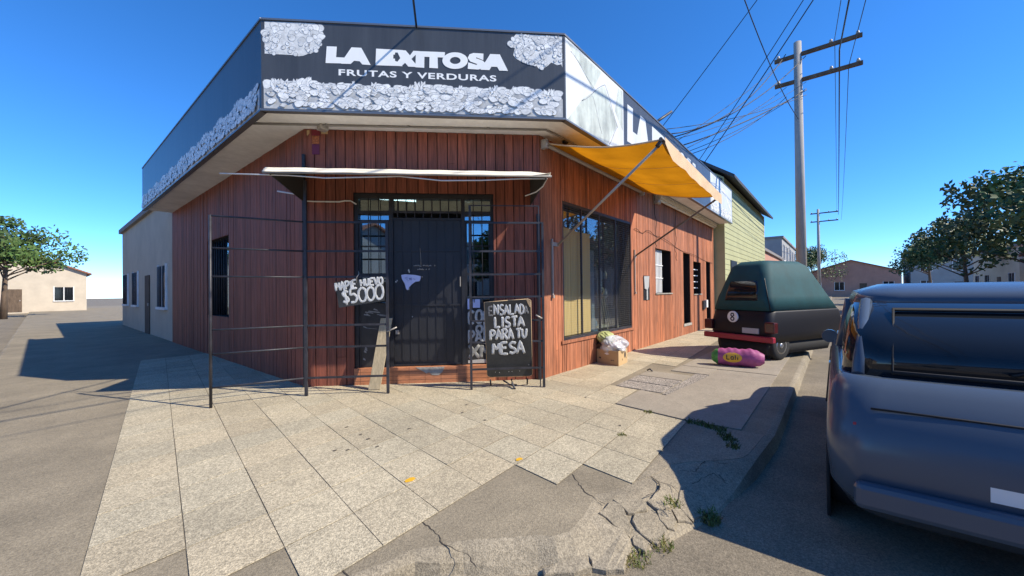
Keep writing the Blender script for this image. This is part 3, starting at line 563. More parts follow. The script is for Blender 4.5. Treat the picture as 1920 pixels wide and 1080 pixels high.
for (u0, u1) in ((-2.735, -2.285), (-1.15, -.755)):
    g = MB(); g.fbox(FF, u0, u1, 2.55, 2.605, D0 - .02, D0 + .02); g.fbox(FF, u0, u1, 2.43, 2.465, D0 - .02, D0 + .02); g.fbox(FF, u0, u1, 1.62, 1.66, D0 - .02, D0 + .02)
    g.fbox(FF, u0, u0 + .03, .252, 2.43, D0 - .02, D0 + .018); g.fbox(FF, u1 - .03, u1, .252, 2.43, D0 - .02, D0 + .018)
    w = g.build('sidelight', M['black'], shop)
    g = MB(); g.fbox(FF, u0, u1, 1.2, 2.79, D0 - .035, D0 - .03); g.build('glass', M['glass'], w)
    g = MB()
    for k in (1, 2): u = u0 + (u1 - u0) * k / 3; g.tube([FF(u, 1.2, D0 + .03), FF(u, 2.79, D0 + .03)], .0065, 6)
    for z in (2.07,): g.tube([FF(u0, z, D0 + .03), FF(u1, z, D0 + .03)], .0065, 6)
    g.build('bars', M['grille'], w)
    g = MB(); g.fbox(FF, u0 + .005, u1 - .005, .252, 1.2, D0 - .02, D0 - .005); g.build('lower_panel', M['black'], w)
    g = MB(); g.fbox(FF, u0 + .01, u1 - .01, 2.475, 2.545, D0 - .16, D0 - .1); g.fbox(FF, u0 + .01, u1 - .01, 2.715, 2.77, D0 - .16, D0 - .1); g.build('blind_box', M['beige'], w)
# interior: dark room with two lit tubes
g = MB(); g.poly([(2.7, 5.95, .2), (5.15, 3.78, .2), (9.6, 3.78, .2), (9.6, 8.5, .2), (2.7, 8.5, .2)]); g.poly([(2.7, 5.95, 3.2), (5.15, 3.78, 3.2), (9.6, 3.78, 3.2), (9.6, 8.5, 3.2), (2.7, 8.5, 3.2)])
g.poly([(2.7, 8.5, .2), (9.6, 8.5, .2), (9.6, 8.5, 3.2), (2.7, 8.5, 3.2)]); g.poly([(9.6, 3.78, .2), (9.6, 8.5, .2), (9.6, 8.5, 3.2), (9.6, 3.78, 3.2)]); g.poly([(2.7, 5.95, .2), (2.7, 8.5, .2), (2.7, 8.5, 3.2), (2.7, 5.95, 3.2)])
g.build('interior', M['inside'], shop, recalc=False)
M['tube'] = mat('fluorescent_tube', (.9, .95, 1), .5, emit=((.9, .97, 1), 5.0))
def shoplight(a, b, label):
    t = thing('tube_light', a, label, 'light')
    g = MB(); g.tube([a, b], .02, 8); g.build('tube', M['tube'], t)
    g = MB(); a2 = Vector(a) + Vector((0, 0, .05)); b2 = Vector(b) + Vector((0, 0, .05)); g.tube([a2, b2], .03, 6); g.build('fitting', M['white'], t)
shoplight((4.05, 6.55, 3.13), (4.62, 6.2, 3.13), 'lit tube light seen above the shop door')
shoplight((3.1, 6.35, 3.02), (3.35, 6.65, 3.02), 'lit tube light seen through the top of the left sidelight')
shoplight((5.45, 5.6, 3.13), (5.6, 5.75, 3.13), 'short lit tube light glimpsed at the right end of the transom')
# big side window with mesh
d = -.05
g = MB()
for u0, u1, z0, z1 in ((.62, 3.49, 2.83, 2.88), (.62, 3.49, .53, .58), (.62, .66, .58, 2.83), (3.45, 3.49, .58, 2.83)): g.fbox(FR, u0, u1, z0, z1, -.035, .024)
for u in (1.28, 1.98, 2.7): g.fbox(FR, u - .014, u + .014, .58, 2.83, -.012, .022)
bw = g.build('shop_window', M['grille'], shop)
g = MB(); g.fbox(FR, .66, 3.45, .58, 2.83, -.135, -.13); g.build('glass', M['glass2'], bw)
g = MB()
n = 62
for i in range(1, n): u = .66 + 2.79 * i / n; g.fbox(FR, u - .0008, u + .0008, .58, 2.83, .006, .0086)
n = 54
for i in range(1, n): z = .58 + 2.25 * i / n; g.fbox(FR, .66, 3.45, z - .0009, z + .0009, .0086, .0104)
g.build('mesh', M['tape'], bw)
g = MB(); g.fbox(FR, .55, 3.56, .48, .53, 0, .05); g.build('sill', M['wood_side'], bw)
# small window with white bars, two doorways, second barred window
def recess(o, depth, name, m='core'):
    g = MB(); g.fbox(FR, o[0] - .02, o[1] + .02, o[2] - .02, o[3] + .02, -depth - .03, -depth); return g.build(name, M[m], shop)  # near-black panel stands in for the unlit room behind the opening
w = recess(OPR[1], .245, 'barred_window')
g = MB()
for i in range(7): u = 5.1 + i * .1; g.fbox(FR, u - .026, u + .026, 1.29, 2.42, -.08, -.06)
g.fbox(FR, 5.0, 5.76, 1.66, 1.685, -.058, -.045); g.fbox(FR, 5.0, 5.76, 2.0, 2.025, -.058, -.045); g.build('white_bars', M['white'], w)
g = MB(); g.fbox(FR, 4.97, 6.27, 1.25, 1.28, -.22, .05); g.build('sill', M['cement'], w)
w = recess(OPR[2], .245, 'side_doorway', 'black')
g = MB(); g.fbox(FR, 7.4, 7.5, .36, 2.35, -.06, -.03); g.build('door_edge', M['alu'], w)
g = MB(); g.fbox(FR, 7.3, 8.12, .26, .33, -.22, .045); g.build('step', M['cement'], w)
w = recess(OPR[3], .245, 'barred_window')
g = MB()
for i in range(4): z = 1.42 + i * .2; g.fbox(FR, 8.45, 9.1, z - .014, z + .014, -.05, -.02)
g.build('white_bars', M['white'], w)
g = MB(); g.fbox(FR, 8.42, 9.38, 1.19, 1.22, -.22, .05); g.build('sill', M['cement'], w)
w = recess(OPR[4], .245, 'side_doorway', 'black')
g = MB(); g.fbox(FR, 10.0, 10.68, .2, .27, -.22, .045); g.build('step', M['cement'], w)
# left street window
w = MB(); w.fbox(FL, -5.2, -3.6, .9, 2.6, -.2, -.17); w = w.build('left_window', M['glass'], shop)
g = MB()
for i in range(9): u = -5.2 + 1.6 * (i + .5) / 9; g.tube([FL(u, .9, -.05), FL(u, 2.6, -.05)], .008, 6)
g.build('bars', M['grille'], w)

# ---------------------------------------------------------------- fascia signs
def sign(fr, u0, u1, label, name='fascia_sign', m='signdark'):
    t = thing(name, fr((u0 + u1) / 2, 3.77, .66), label, 'sign')
    g = MB(); g.fbox(fr, u0, u1, 3.775, 4.94, .605, .66); b = g.build('board', M[m], t)
    g = MB(); g.fbox(fr, u0, u1, 4.94, 4.965, .59, .672); g.fbox(fr, u0, u1, 3.75, 3.775, .59, .672); g.build('edge_strip', M['signedge'], t)
    return t
E6 = .66 * T22
sf = sign(FF, -LW - E6, E6, 'dark grey front fascia sign reading LA EXITOSA FRUTAS Y VERDURAS')
def sheet(fr, pts, d, th=.0012): return [fr(u, z, d) for u, z in pts], fr.n * th
def ell(fr, u, z, ru, rz, ang, d, kind, n=14):
    pts = []
    for i in range(n):
        t = 6.2832 * i / n; r = 1.0
        x = math.cos(t) * ru; y = math.sin(t) * rz
        if kind == 'leaf': x *= (1 - .5 * abs(math.sin(t)) ** .5)
        if kind == 'lump': k = 1 + .12 * math.sin(3 * t + ang * 5); x *= k; y *= k
        pts.append(fr(u + x * math.cos(ang) - y * math.sin(ang), z + x * math.sin(ang) + y * math.cos(ang), d))
    return pts
def produce(fr, parent, items, base):
    """printed artwork: overlapping pale fruit and leaves, each with a dark edge, one sheet above the next"""
    dk = MB(); lt = MB(); dl = 0
    for i, (u, z, ru, rz, ang, kind, tone) in enumerate(items):
        d = base + i * .00003; lt.tone = (tone, tone, tone)
        dk.poly(ell(fr, u, z, ru + .0055, rz + .0055, ang, d, kind, 14)); lt.poly(ell(fr, u, z, ru, rz, ang, d + .000015, kind))
    rr = random.Random(77); us = [i2[0] for i2 in items]; k = len(items)
    for i2 in items:
        if rr.random() < .5: dk.poly(ell(fr, i2[0] + rr.uniform(-.03, .03), i2[1] + rr.uniform(-.02, .02), rr.uniform(.005, .018), rr.uniform(.003, .008), rr.uniform(-1, 1), base + k * .00003 + .00001, 'lump', 9)); k += 1
    dk.build('produce_outline', M['fruitline'], parent); lt.build('produce_artwork', M['fruitfill'], parent)
def band_items(u0, u1, top, seed, zlo=3.80):
    rr = random.Random(seed); it = []
    u = u0 + .06
    while u < u1 - .07:      # back row of leaves and tops
        zt = top(u); k = rr.random()
        if k < .35:
            for q2 in range(3): it.append((u + rr.uniform(-.03, .03), zt - .06, .085, .034, 1.57 + rr.uniform(-.5, .5), 'leaf', rr.uniform(.95, 1.1)))
        else: it.append((u, zt - .055, rr.uniform(.045, .075), rr.uniform(.045, .06), rr.uniform(-.5, .5), 'lump', rr.uniform(.92, 1.1)))
        u += rr.uniform(.05, .085)
    for row, (zc, n) in enumerate(((4.08, 46), (4.03, 50), (3.98, 50), (3.93, 55), (3.88, 60), (3.83, 60))):
        for i in range(int(n * (u1 - u0) / 4)):
            r = rr.uniform(.025, .075); uu = rr.uniform(u0 + .09, u1 - .09)
            it.append((uu, max(zc + rr.uniform(-.03, .03), zlo + r * .62), r, r * rr.uniform(.5, .62), rr.uniform(-.35, .35), rr.choice(['lump', 'lump', 'round', 'leaf']), rr.uniform(.9, 1.1)))
    return it
bl = [p for p in BAND if p[0] < E6 - .05]
def band_top(u):
    for a, b in zip(bl[:-1], bl[1:]):
        if a[0] <= u <= b[0]: return a[1] + (b[1] - a[1]) * (u - a[0]) / max(b[0] - a[0], 1e-6)
    return 4.16
g = MB(); pts = [(-LW - E6 + .03, 4.05)] + [(p[0], p[1] - .05) for i, p in enumerate(bl) if i == 0 or p[0] > max(q3[0] for q3 in bl[:i]) + .002] + [(E6 - .03, 4.03), (E6 - .03, 3.785), (-LW - E6 + .03, 3.785)]
g.tone = (.62, .62, .62); g.prism([FF(u, z, .6603) for u, z in pts], FF.n * .0003); g.build('produce_backing', M['fruitfill'], sf)
produce(FF, sf, band_items(-LW - E6 + .02, E6 - .02, band_top, 5), .6612)
def clip_u(pts, lo, hi): return [(min(max(u, lo), hi), z) for u, z in pts]
def clump_items(pts, seed, n):
    rr = random.Random(seed); us = [p[0] for p in pts]; zs = [p[1] for p in pts]; it = []
    def inside(u, z):
        c = False
        for (u1, z1), (u2, z2) in zip(pts, pts[1:] + pts[:1]):
            if (z1 > z) != (z2 > z) and u < (u2 - u1) * (z - z1) / (z2 - z1) + u1: c = not c
        return c
    while len(it) < n:
        u, z = rr.uniform(min(us), max(us)), rr.uniform(min(zs), max(zs))
        if inside(u, z): 
            r = rr.uniform(.02, .06); r = r if z > (min(zs) + max(zs)) / 2 - .03 else rr.uniform(.017, .027)
            r = min(r, 4.925 - z, E6 - .03 - u) 
            if r > .012: it.append((u, z, r, r * rr.uniform(.75, 1), rr.uniform(-1, 1), rr.choice(['lump', 'round']) if r > .03 else 'round', rr.uniform(.8, 1.1)))
    it.sort(key=lambda t: -t[2] * 3 + t[1] * -.8); return it
left = [(-3.70, 4.92)] + [p for p in CLL if p[0] > -3.5] + [(-3.70, 4.5)]; right = clip_u(CLR, -9, E6 - .03)
for pts in (left, right):
    g = MB(); g.tone = (.9, .9, .9); g.prism([FF(u, min(z, 4.925), .6603) for u, z in pts], FF.n * .0003); g.build('produce_backing', M['fruitfill'], sf)
produce(FF, sf, clump_items(left, 3, 60) + clump_items(right, 4, 90), .6612)
g = MB()
for i, k in enumerate(('L', 'A', 'E', 'X', 'I', 'T', 'S', 'A2')): g.prism([FF(u, z, .6607) for u, z in LET[k]], FF.n * (.002 + .0003 * i))
g.prism([FF(u, z, .6607) for u, z in LET['O']], FF.n * .0048, holes=[[FF(u, z, .6607) for u, z in LET['Oh']]])
g.build('shop_name_lettering', M['signwhite'], sf)
def font_mesh(txt, width, height, bold=.03):
    cu = bpy.data.curves.new('lettering', 'FONT'); cu.body = txt; cu.offset = bold; cu.space_character = 1.1; o = bpy.data.objects.new('lettering', cu); S.collection.objects.link(o)
    dg = bpy.context.evaluated_depsgraph_get(); dg.update(); me = bpy.data.meshes.new_from_object(o.evaluated_get(dg))
    vs = [tuple(v.co) for v in me.vertices]; fs = [tuple(p.vertices) for p in me.polygons]; bpy.data.objects.remove(o); bpy.data.curves.remove(cu); bpy.data.meshes.remove(me)
    x0, x1 = min(v[0] for v in vs), max(v[0] for v in vs); y0, y1 = min(v[1] for v in vs), max(v[1] for v in vs)
    return [((v[0] - x0) / (x1 - x0) * width, (v[1] - y0) / (y1 - y0) * height) for v in vs], fs
def add_font(g, fr, txt, u, z, width, height, d, bold=.03, flip=False):
    vs, fs = font_mesh(txt, width, height, bold); o = len(g.v); g.v += [tuple(fr(u + a, z + b, d)) for a, b in vs]
    for f in fs: g.face([o + i for i in f])
g = MB(); add_font(g, FF, 'FRUTAS Y VERDURAS', -2.772, 4.25, 2.09, .085, .6622, .025); g.build('trade_lettering', M['signwhite'], sf)
# street sign along the right-hand wall
sr = sign(FR, -E6, 11.2, 'long fascia sign along the side street with tall white LA EXITOSA letters')
g = MB(); g.fbox(FR, -E6 + .03, 1.70, 3.78, 4.935, .66, .6612); g.build('leaf_artwork', M['sidewhite'], sr)
g = MB()
for k, pp in enumerate((((.95, 4.72), (1.42, 4.2), (1.05, 3.79), (-.2, 3.79), (.25, 4.25)), ((-.2, 4.9), (.86, 4.9), (.55, 4.5), (.15, 4.72)), ((1.5, 4.9), (1.66, 4.9), (1.66, 4.2), (1.35, 4.45)))):
    g.prism([FR(u, z, .6613) for u, z in pp], FR.n * (.0006 + .0002 * k))
g.build('leaf_print', M['leafsoft'], sr)
g = MB()
for a, b in (((.98, 4.75), (.2, 4.2)), ((.98, 4.75), (1.45, 4.2)), ((1.45, 4.2), (1.1, 3.8)), ((-.1, 4.8), (.6, 4.55)), ((.55, 4.4), (.85, 3.9))):
    g.tube([FR(a[0] + (b[0] - a[0]) * t / 6, a[1] + (b[1] - a[1]) * t / 6 + .02 * math.sin(t), .6625) for t in range(7)], .006, 4, flat=(FR.n, .1))
g.build('leaf_vein', M['fruitline'], sr)
def r_letter(p): return 1.86 + (p[0] + 2.93) / 2.405 * 4.7, 4.06 + (p[1] - 4.405) / .228 * .7
g = MB()
for i, k in enumerate(('L', 'A', 'E', 'X', 'I', 'T', 'S', 'A2')): g.prism([FR(*r_letter(p), .6607) for p in LET[k]], FR.n * (.002 + .0003 * i))
g.prism([FR(*r_letter(p), .6607) for p in LET['O']], FR.n * .0048, holes=[[FR(*r_letter(p), .6607) for p in LET['Oh']]])
g.build('shop_name_lettering', M['sidewhite'], sr)
g = MB(); g.fbox(FR, 8.0, 11.15, 3.78, 4.935, .66, .6612); g.build('produce_backing', M['sidewhite'], sr)
produce(FR, sr, band_items(8.05, 11.1, lambda u: 4.5 + .25 * math.sin(u * 2.1), 15), .6616)
# left street sign, no writing in view
sl2 = sign(FL, -9, E6, 'dark fascia sign round the left corner with a band of produce')
produce(FL, sl2, band_items(-8.95, .2, lambda u: 4.13 + .04 * math.sin(u * 7), 25), .6612)
g = MB(); g.tone = (.9, .9, .9); g.fbox(FL, -8.95, .2, 3.785, 4.06, .66, .6606); g.build('produce_backing', M['fruitfill'], sl2)
# ---------------------------------------------------------------- front canopy
cn = thing('shop_canopy', FF(-1.7, 3.15, 0), 'cream canvas canopy over the shop door with dark triangular ends', 'canopy')
U0, U1, DL = -3.5, -.03, 1.1
g = MB(); g.hexa([FF(u, z, d) for z0, z1 in ((3.15, 2.83), (3.18, 2.86)) for u, z, d in ((U0, z1, DL), (U1, z1, DL), (U1 - .11, z0, .03), (U0, z0, .03))]); g.build('cover', M['cream'], cn)
g = MB(); rr = random.Random(4)
def lip(a, b):
    u = U0 + (U1 - U0) * a; tp = min(1, (1 - a) * 14) * .062 + .01
    return FF(u, 2.868 - .002 * math.sin(a * 40) + (b - .5) * tp - tp * .2, DL + .035 - .075 * b + .0015 * math.sin(a * 23 + b * 5))
g.grid(lip, 70, 5); g.build('front_valance', M['cream'], cn, solid=.004)
g = MB(); g.tube([FF(U0, 2.812, DL + .02), FF(U1 + .01, 2.818, DL + .02)], .013, 10); g.build('front_tube', M['pipe'], cn)
for u in (U0 + .02, U1 - .11):
    g = MB(); g.prism([FF(u, 3.14, .03), FF(u, 2.70, .03), FF(u + .05, 2.79, DL), FF(u + .05, 2.82, DL)], FF.u * .012); g.build('side_panel', M['greytri'], cn)
g = MB(); pts = [(-4.0, 2.80), (-3.216, 2.79), (-2.799, 2.765), (-2.276, 2.785), (-1.911, 2.80), (-1.405, 2.755), (-.924, 2.765), (-.4, 2.795), (-.07, 2.80), (-.1, 2.74), (-.17, 2.70), (-.3, 2.68)]
g.tube([FF(u, z, 1.08 - (0 if i < 9 else (i - 8) * .14)) for i, (u, z) in enumerate(pts)], .008, 6)
tag(g.build('hanging_cable', M['whitecable']), 'white cable drooping in two swags under the canopy edge', 'cable')
g = MB(); g.tube([FF(u, z, .04) for u, z in ((-3.85, 2.86), (-3.6, 2.82), (-3.47, 2.72), (-3.3, 2.715), (-2.98, 2.715), (-2.9, 2.73), (-2.82, 2.73), (-2.74, 2.68))], .011, 6)
tag(g.build('wall_cable', M['whitecable']), 'pale cable run across the dark planks to the door frame', 'cable')

# ---------------------------------------------------------------- yellow side awning
aw = thing('street_awning', FR(2, 3.66, .08), 'stretched yellow canvas awning with a pale valance over the side window', 'awning')
BL, BR = Vector(FR(.08, 3.27, 1.86)), Vector(FR(3.6, 3.2, 1.79)); TL, TR = Vector(FR(.1, 3.68, .08)), Vector(FR(4.0, 3.67, .08))
def cloth(a, b):
    p = TL.lerp(TR, a).lerp(BL.lerp(BR, a), b)
    s = -.075 * math.sin(math.pi * b) * (1 + .25 * math.sin(a * 9)) - .03 * abs(math.sin(a * math.pi * 3)) * b + .008 * math.sin(a * 31 + b * 7) * b
    edge = math.sin(math.pi * b) * .1 * (max(0, a - .8) / .2) ** 2
    return p + Vector((-edge, 0, s))
g = MB(); g.grid(cloth, 90, 30); g.build('canvas', M['awning'], aw, recalc=False)
g = MB()
for b in (.34, .67): g.tube([cloth(b, t / 24) - Vector((0, 0, .004)) for t in range(25)], .005, 5, flat=((0, 0, 1), .6))
g.tube([cloth(.002, t / 24) - Vector((0, 0, .004)) for t in range(25)], .012, 6); g.tube([cloth(.998, t / 24) - Vector((0, 0, .004)) for t in range(25)], .012, 6); g.build('seam', M['valance'], aw)
def val(a, b):
    p = BL.lerp(BR, a); h = .20 + .009 * math.sin(a * 17) + .006 * math.sin(a * 41)
    if a < .1: h -= (.1 - a) * 1.2
    return p + Vector((.0, -.035 - .005 * math.sin(a * 26 + b * 2) * b - .01, .02 - h * b))
g = MB(); g.grid(val, 80, 8); g.build('valance', M['valance'], aw, recalc=False)
g = MB(); g.tube([BL - Vector((.03, 0, 0)), BR + Vector((.03, 0, 0))], .024, 10); g.build('front_bar', M['darkalu'], aw)
g = MB(); g.tube([FR(.08, 3.66, .085), FR(4.02, 3.65, .085)], .042, 14); g.build('roller', M['alu'], aw)
for u in (.06, 4.03): g = MB(); g.fbox(FR, u - .03, u + .03, 3.58, 3.72, .0, .13); g.tube([FR(u - .035, 3.65, .085), FR(u + .035, 3.65, .085)], .058, 10); g.build('roller_bracket', M['alu'], aw)
for (uw, zw, e, m) in ((.46, 2.11, BL + Vector((.02, 0, -.03)), 'alu'), (3.68, 2.14, BR + Vector((-.02, 0, -.03)), 'darkalu')):
    g = MB(); g.tube([FR(uw - .02, zw, .05), e], .019, 10); ar = g.build('arm', M[m], aw)
    g = MB(); g.tube([FR(uw - .02, zw, .045) + (e - Vector(FR(uw - .02, zw, .05))) * .965, e + Vector((0, 0, .03))], .03, 8); g.build('elbow', M['grille'], ar)
for u, z0, z1 in ((.29, 1.27, 2.2), (3.63, 1.3, 2.28)):
    g = MB(); g.fbox(FR, u - .013, u + .013, z0, z1, .03, .055); g.fbox(FR, u - .025, u + .16 if u < 1 else u + .06, 2.09, 2.15, .03, .06); g.fbox(FR, u - .02, u + .02, z0 - .02, z0 + .03, .03, .07); g.build('wall_rail', M['alu'], aw)
g = MB(); e = MB()
g.tube([FR(4.9, 3.60, .12), FR(5.08, 3.57, .12)], .05, 12); g.fbox(FR, 4.93, 5.05, 3.55, 3.78, .02, .1); tag(g.build('eave_bracket', M['alu']), 'stubby metal tube bracket under the eave beyond the yellow awning', 'bracket')
g = MB(); g.tube([FR(5.1, 3.66, .1), FR(11.1, 3.66, .1)], .035, 10); g.fbox(FR, 5.1, 11.15, 3.69, 3.78, .03, .16); tag(g.build('rolled_awning', M['cream']), 'pale rolled awning tube tucked under the far part of the eave', 'awning')

# ---------------------------------------------------------------- folded-back grille gates in front of the shop
def rail(g, fr, u0, u1, z, d, r=.013): g.fbox(fr, u0, u1, z - r, z + r, d - r * .8, d + r * .8)
gl = thing('grille_gate', FF(-2.7, 0, .57), 'black iron grille gate left of the door holding the egg price board', 'gate')
g = MB(); g.fbox(FF, -2.205, -2.17, .0, 2.34, .55, .585); g.build('post', M['grille'], gl)
g = MB(); g.fbox(FF, -3.262, -3.228, .0, 2.87, .55, .585); g.build('post', M['grille'], gl)
g = MB()
for z in (2.32, 1.93, 1.585, .94, .65, .245): rail(g, FF, -3.228, -2.205, z, .567)
g.build('rails', M['grille'], gl)
g = MB(); b0 = Vector(FF(-3.262, 0, .567)); dl = (FF.u * -1.0 + FF.n * .45).normalized()
for z in (2.32, 1.93, 1.585, .94, .65, .245): p = b0 + Vector((0, 0, z)); g.tube([p, p + dl * 1.0], .012, 6)
g.tube([b0 + dl * 1.0, b0 + dl * 1.0 + Vector((0, 0, 2.33))], .017, 6); g.build('side_wing', M['grille'], gl)
g = MB(); g.fbox(FF, -3.495, -3.455, .0, 3.4, .03, .07); tag(g.build('wall_upright', M['black']), 'tall black iron upright fixed to the left corner of the front', 'upright')
gr = thing('grille_gate', FF(-.55, 0, .53), 'black iron grille gate at the corner behind and around the salad chalkboard', 'gate')
g = MB(); g.fbox(FF, -1.083, -1.05, .0, 2.57, .51, .55); g.build('post', M['grille'], gr)
g = MB(); g.fbox(FF, -.062, -.03, .0, 2.34, .51, .55); g.build('post', M['grille'], gr)
g = MB()
for z in (2.33, 1.93, 1.605, 1.29, .957, .66, .285): rail(g, FF, -1.05, -.062, z, .53)
rail(g, FF, -1.05, -.1, 2.57, .53, .007); g.build('rails', M['grille'], gr)
g = MB(); g.fbox(FF, -.105, -.09, .02, 2.575, .525, .54); g.build('stile', M['grille'], gr)
g = MB(); g.tube([FF(-.07, .98, .57), FF(-.16, 1.03, .58)], .012, 6); g.tube([FF(-2.19, .84, .59), FF(-2.06, .9, .6)], .011, 6); tag(g.build('gate_latch', M['alu']), 'bright metal gate latch bolts on the grille posts', 'latch')
g = MB(); g.fbox(FF, -.05, -.0, .0, 2.55, .036, .066); tag(g.build('wall_upright', M['black']), 'black iron hinge upright fixed at the right end of the front planks', 'upright')

# ---------------------------------------------------------------- hand lettering: strokes painted with a broad marker
GL = {'M': ['0,0 .08,1 .5,.35 .9,1 1,0'], 'A': ['0,0 .45,1 1,0', '.2,.38 .8,.36'], 'P': ['.08,0 .1,1', '.08,.97 .7,.98 .95,.75 .6,.48 .1,.45'], 'I': ['.5,0 .5,1'], 'L': ['.1,1 .08,.03 .95,.05'],
      'E': ['.95,1 .1,.95 .08,.03 1,.02', '.1,.52 .8,.54'], 'H': ['.1,0 .08,1', '.92,0 .9,1', '.1,.5 .9,.52'], 'U': ['.05,1 .1,.3 .4,.02 .75,.15 .95,1'], 'V': ['0,1 .5,0 1,1'], 'O': ['.5,1 .1,.8 .02,.4 .3,.02 .75,.05 .98,.45 .85,.88 .5,1'],
      '$': ['.95,.78 .5,.9 .1,.74 .25,.55 .8,.42 .9,.2 .5,.08 .05,.2', '.45,1.1 .55,-.1'], '5': ['.95,1 .2,.97 .12,.55 .6,.62 .98,.35 .7,.03 .1,.06'], '0': ['.5,1 .12,.8 .03,.4 .3,.02 .72,.03 .98,.4 .88,.85 .5,1'],
      'N': ['.02,0 .06,1 .9,.05 .95,1'], 'S': ['.95,.88 .5,1 .1,.78 .3,.54 .8,.42 .92,.18 .5,.0 .05,.12'], 'D': ['.1,0 .08,1', '.08,1 .7,.9 .97,.5 .7,.08 .1,.02'], 'T': ['0,.96 1,1', '.5,.97 .5,0'], 'R': ['.08,0 .1,1', '.1,.97 .7,.98 .92,.74 .5,.5 .12,.48', '.4,.48 1,0'],
      'C': ['.95,.85 .6,1 .12,.75 .05,.35 .4,.0 .95,.12'], ' ': [], 'F': ['.95,.98 .1,.96 .08,0', '.1,.52 .75,.54'], 'X': ['0,0 1,1', '0,1 1,0'], '8': ['.5,.52 .15,.72 .3,.98 .7,.98 .85,.72 .5,.52 .08,.27 .3,.02 .7,.02 .92,.27 .5,.52'],
      'a': ['.85,.6 .3,.62 .05,.3 .35,.0 .85,.2', '.88,.62 .9,0'], 'l': ['.5,1 .5,0'], 'i': ['.5,.6 .5,0', '.5,.85 .5,.9']}
def letters(g, txt, mp, nrm, x0, x1, y0, y1, w, seed=1, gapf=.2, jit=.05, widths=None, slope=0):
    rr = random.Random(seed); ws = [(widths or {}).get(c, .45 if c in 'Iil ' else 1) for c in txt]; tot = sum(ws) + gapf * (len(txt) - 1); x = x0; k = (x1 - x0) / tot
    for c, cw in zip(txt, ws):
        ox, oy, sx, sy = rr.uniform(-jit, jit), rr.uniform(-jit, jit), rr.uniform(.95, 1.06), rr.uniform(.95, 1.08)
        for st in GL[c]:
            pts = [tuple(float(v) for v in p.split(',')) for p in st.split()]; fine = []
            for i in range(len(pts) - 1):
                for t in range(6): fine.append((pts[i][0] + (pts[i + 1][0] - pts[i][0]) * t / 6, pts[i][1] + (pts[i + 1][1] - pts[i][1]) * t / 6))
            fine.append(pts[-1])
            if len(pts) > 4:
                for _ in range(3): fine = [fine[0]] + [((fine[i - 1][0] + 2 * fine[i][0] + fine[i + 1][0]) / 4, (fine[i - 1][1] + 2 * fine[i][1] + fine[i + 1][1]) / 4) for i in range(1, len(fine) - 1)] + [fine[-1]]
            P = [mp(x + (px * sx + ox) * cw * k, y0 + slope * (x - x0) + (py * sy + oy) * (y1 - y0), rr.uniform(.0, .0006)) for px, py in fine]
            g.tube(P, w, 8, flat=(nrm, .12), rs=[w * rr.uniform(.85, 1.15) * (.8 if i in (0, len(P) - 1) else 1) for i in range(len(P))])
        x += (cw + gapf) * k
def board_map(fr, c, d):     # c = corners: lower left, lower right, upper right, upper left
    def mp(a, b, e=0):
        u = (1 - a) * (1 - b) * c[0][0] + a * (1 - b) * c[1][0] + a * b * c[2][0] + (1 - a) * b * c[3][0]; z = (1 - a) * (1 - b) * c[0][1] + a * (1 - b) * c[1][1] + a * b * c[2][1] + (1 - a) * b * c[3][1]
        return fr(u, z, d + e)
    return mp
# egg price board hung on the left gate
c = [(-2.81, 1.172), (-2.215, 1.258), (-2.225, 1.582), (-2.862, 1.515)]
pb = thing('price_board', FF(-2.53, 1.2, .6), 'small tilted black board reading MAPIE HUEVO $5000 hung on the gate', 'price board')
g = MB(); g.prism([FF(u, z, .592) for u, z in c], FF.n * .008); g.build('panel', M['chalkboard'], pb)
mp = board_map(FF, c, .6005); g = MB()
letters(g, 'MAPIE', mp, FF.n, .0, .43, .65, .97, .0135, 3, .1, .03); letters(g, 'HUEVO', mp, FF.n, .51, .97, .71, 1.0, .0135, 4, .1, .03)
letters(g, '$5000', mp, FF.n, .1, .97, .1, .67, .0155, 6, .03, .03, widths={'$': .8})
g.build('lettering', M['chalk'], pb)
g = MB(); g.tube([FF(-2.58, 1.5, .606), FF(-2.575, 1.58, .606), FF(-2.55, 1.62, .59), FF(-2.56, 1.66, .58)], .004, 5); g.build('hanging_wire', M['alu'], pb)
# salad chalkboard on its little stand
ab = thing('chalkboard_stand', FF(-.5, 0, .32), 'black chalkboard reading ENSALADA LISTA PARA TU MESA on a metal stand', 'chalkboard')
BQ0, BQ1, BQ2, BQ3 = (-.841, .155), (-.2, .15), (-.244, 1.262), (-.88, 1.234)
def board_pt(e0):
    c = [FF(*BQ0, .44), FF(*BQ1, .44), FF(*BQ2, .68), FF(*BQ3, .68)]; bn = (c[1] - c[0]).cross(c[3] - c[0]).normalized()
    def mp(a, b, e=0): return (c[0] * (1 - a) + c[1] * a) * (1 - b) + (c[3] * (1 - a) + c[2] * a) * b + bn * (e0 + e)
    return mp, bn
mp, BN = board_pt(0)
out = [mp(a, b) for a, b in ((.06, 0), (.94, 0), (.985, .012), (1, .03), (1, .975), (.93, 1.0), (.9, .995), (.5, .992), (.005, .985), (0, .98), (0, .03), (.015, .012))]
g = MB(); g.prism([p - BN * .012 for p in out], BN * .012); g.build('panel', M['chalkboard'], ab)
g = MB(); g.prism([mp(a, b, .0003) for a, b in ((.9, .995), (.93, 1.0), (1.0, .96), (1.0, .89), (.97, .9), (.93, .95))], BN * .0012); g.build('torn_corner', M['kraft'], ab)
g = MB()
for i in range(len(out)): g.tube([out[i] - BN * .006, out[(i + 1) % len(out)] - BN * .006], .0065, 5)
g.build('worn_edge', M['kraft'], ab)
mp2, _ = board_pt(.0006); g = MB()
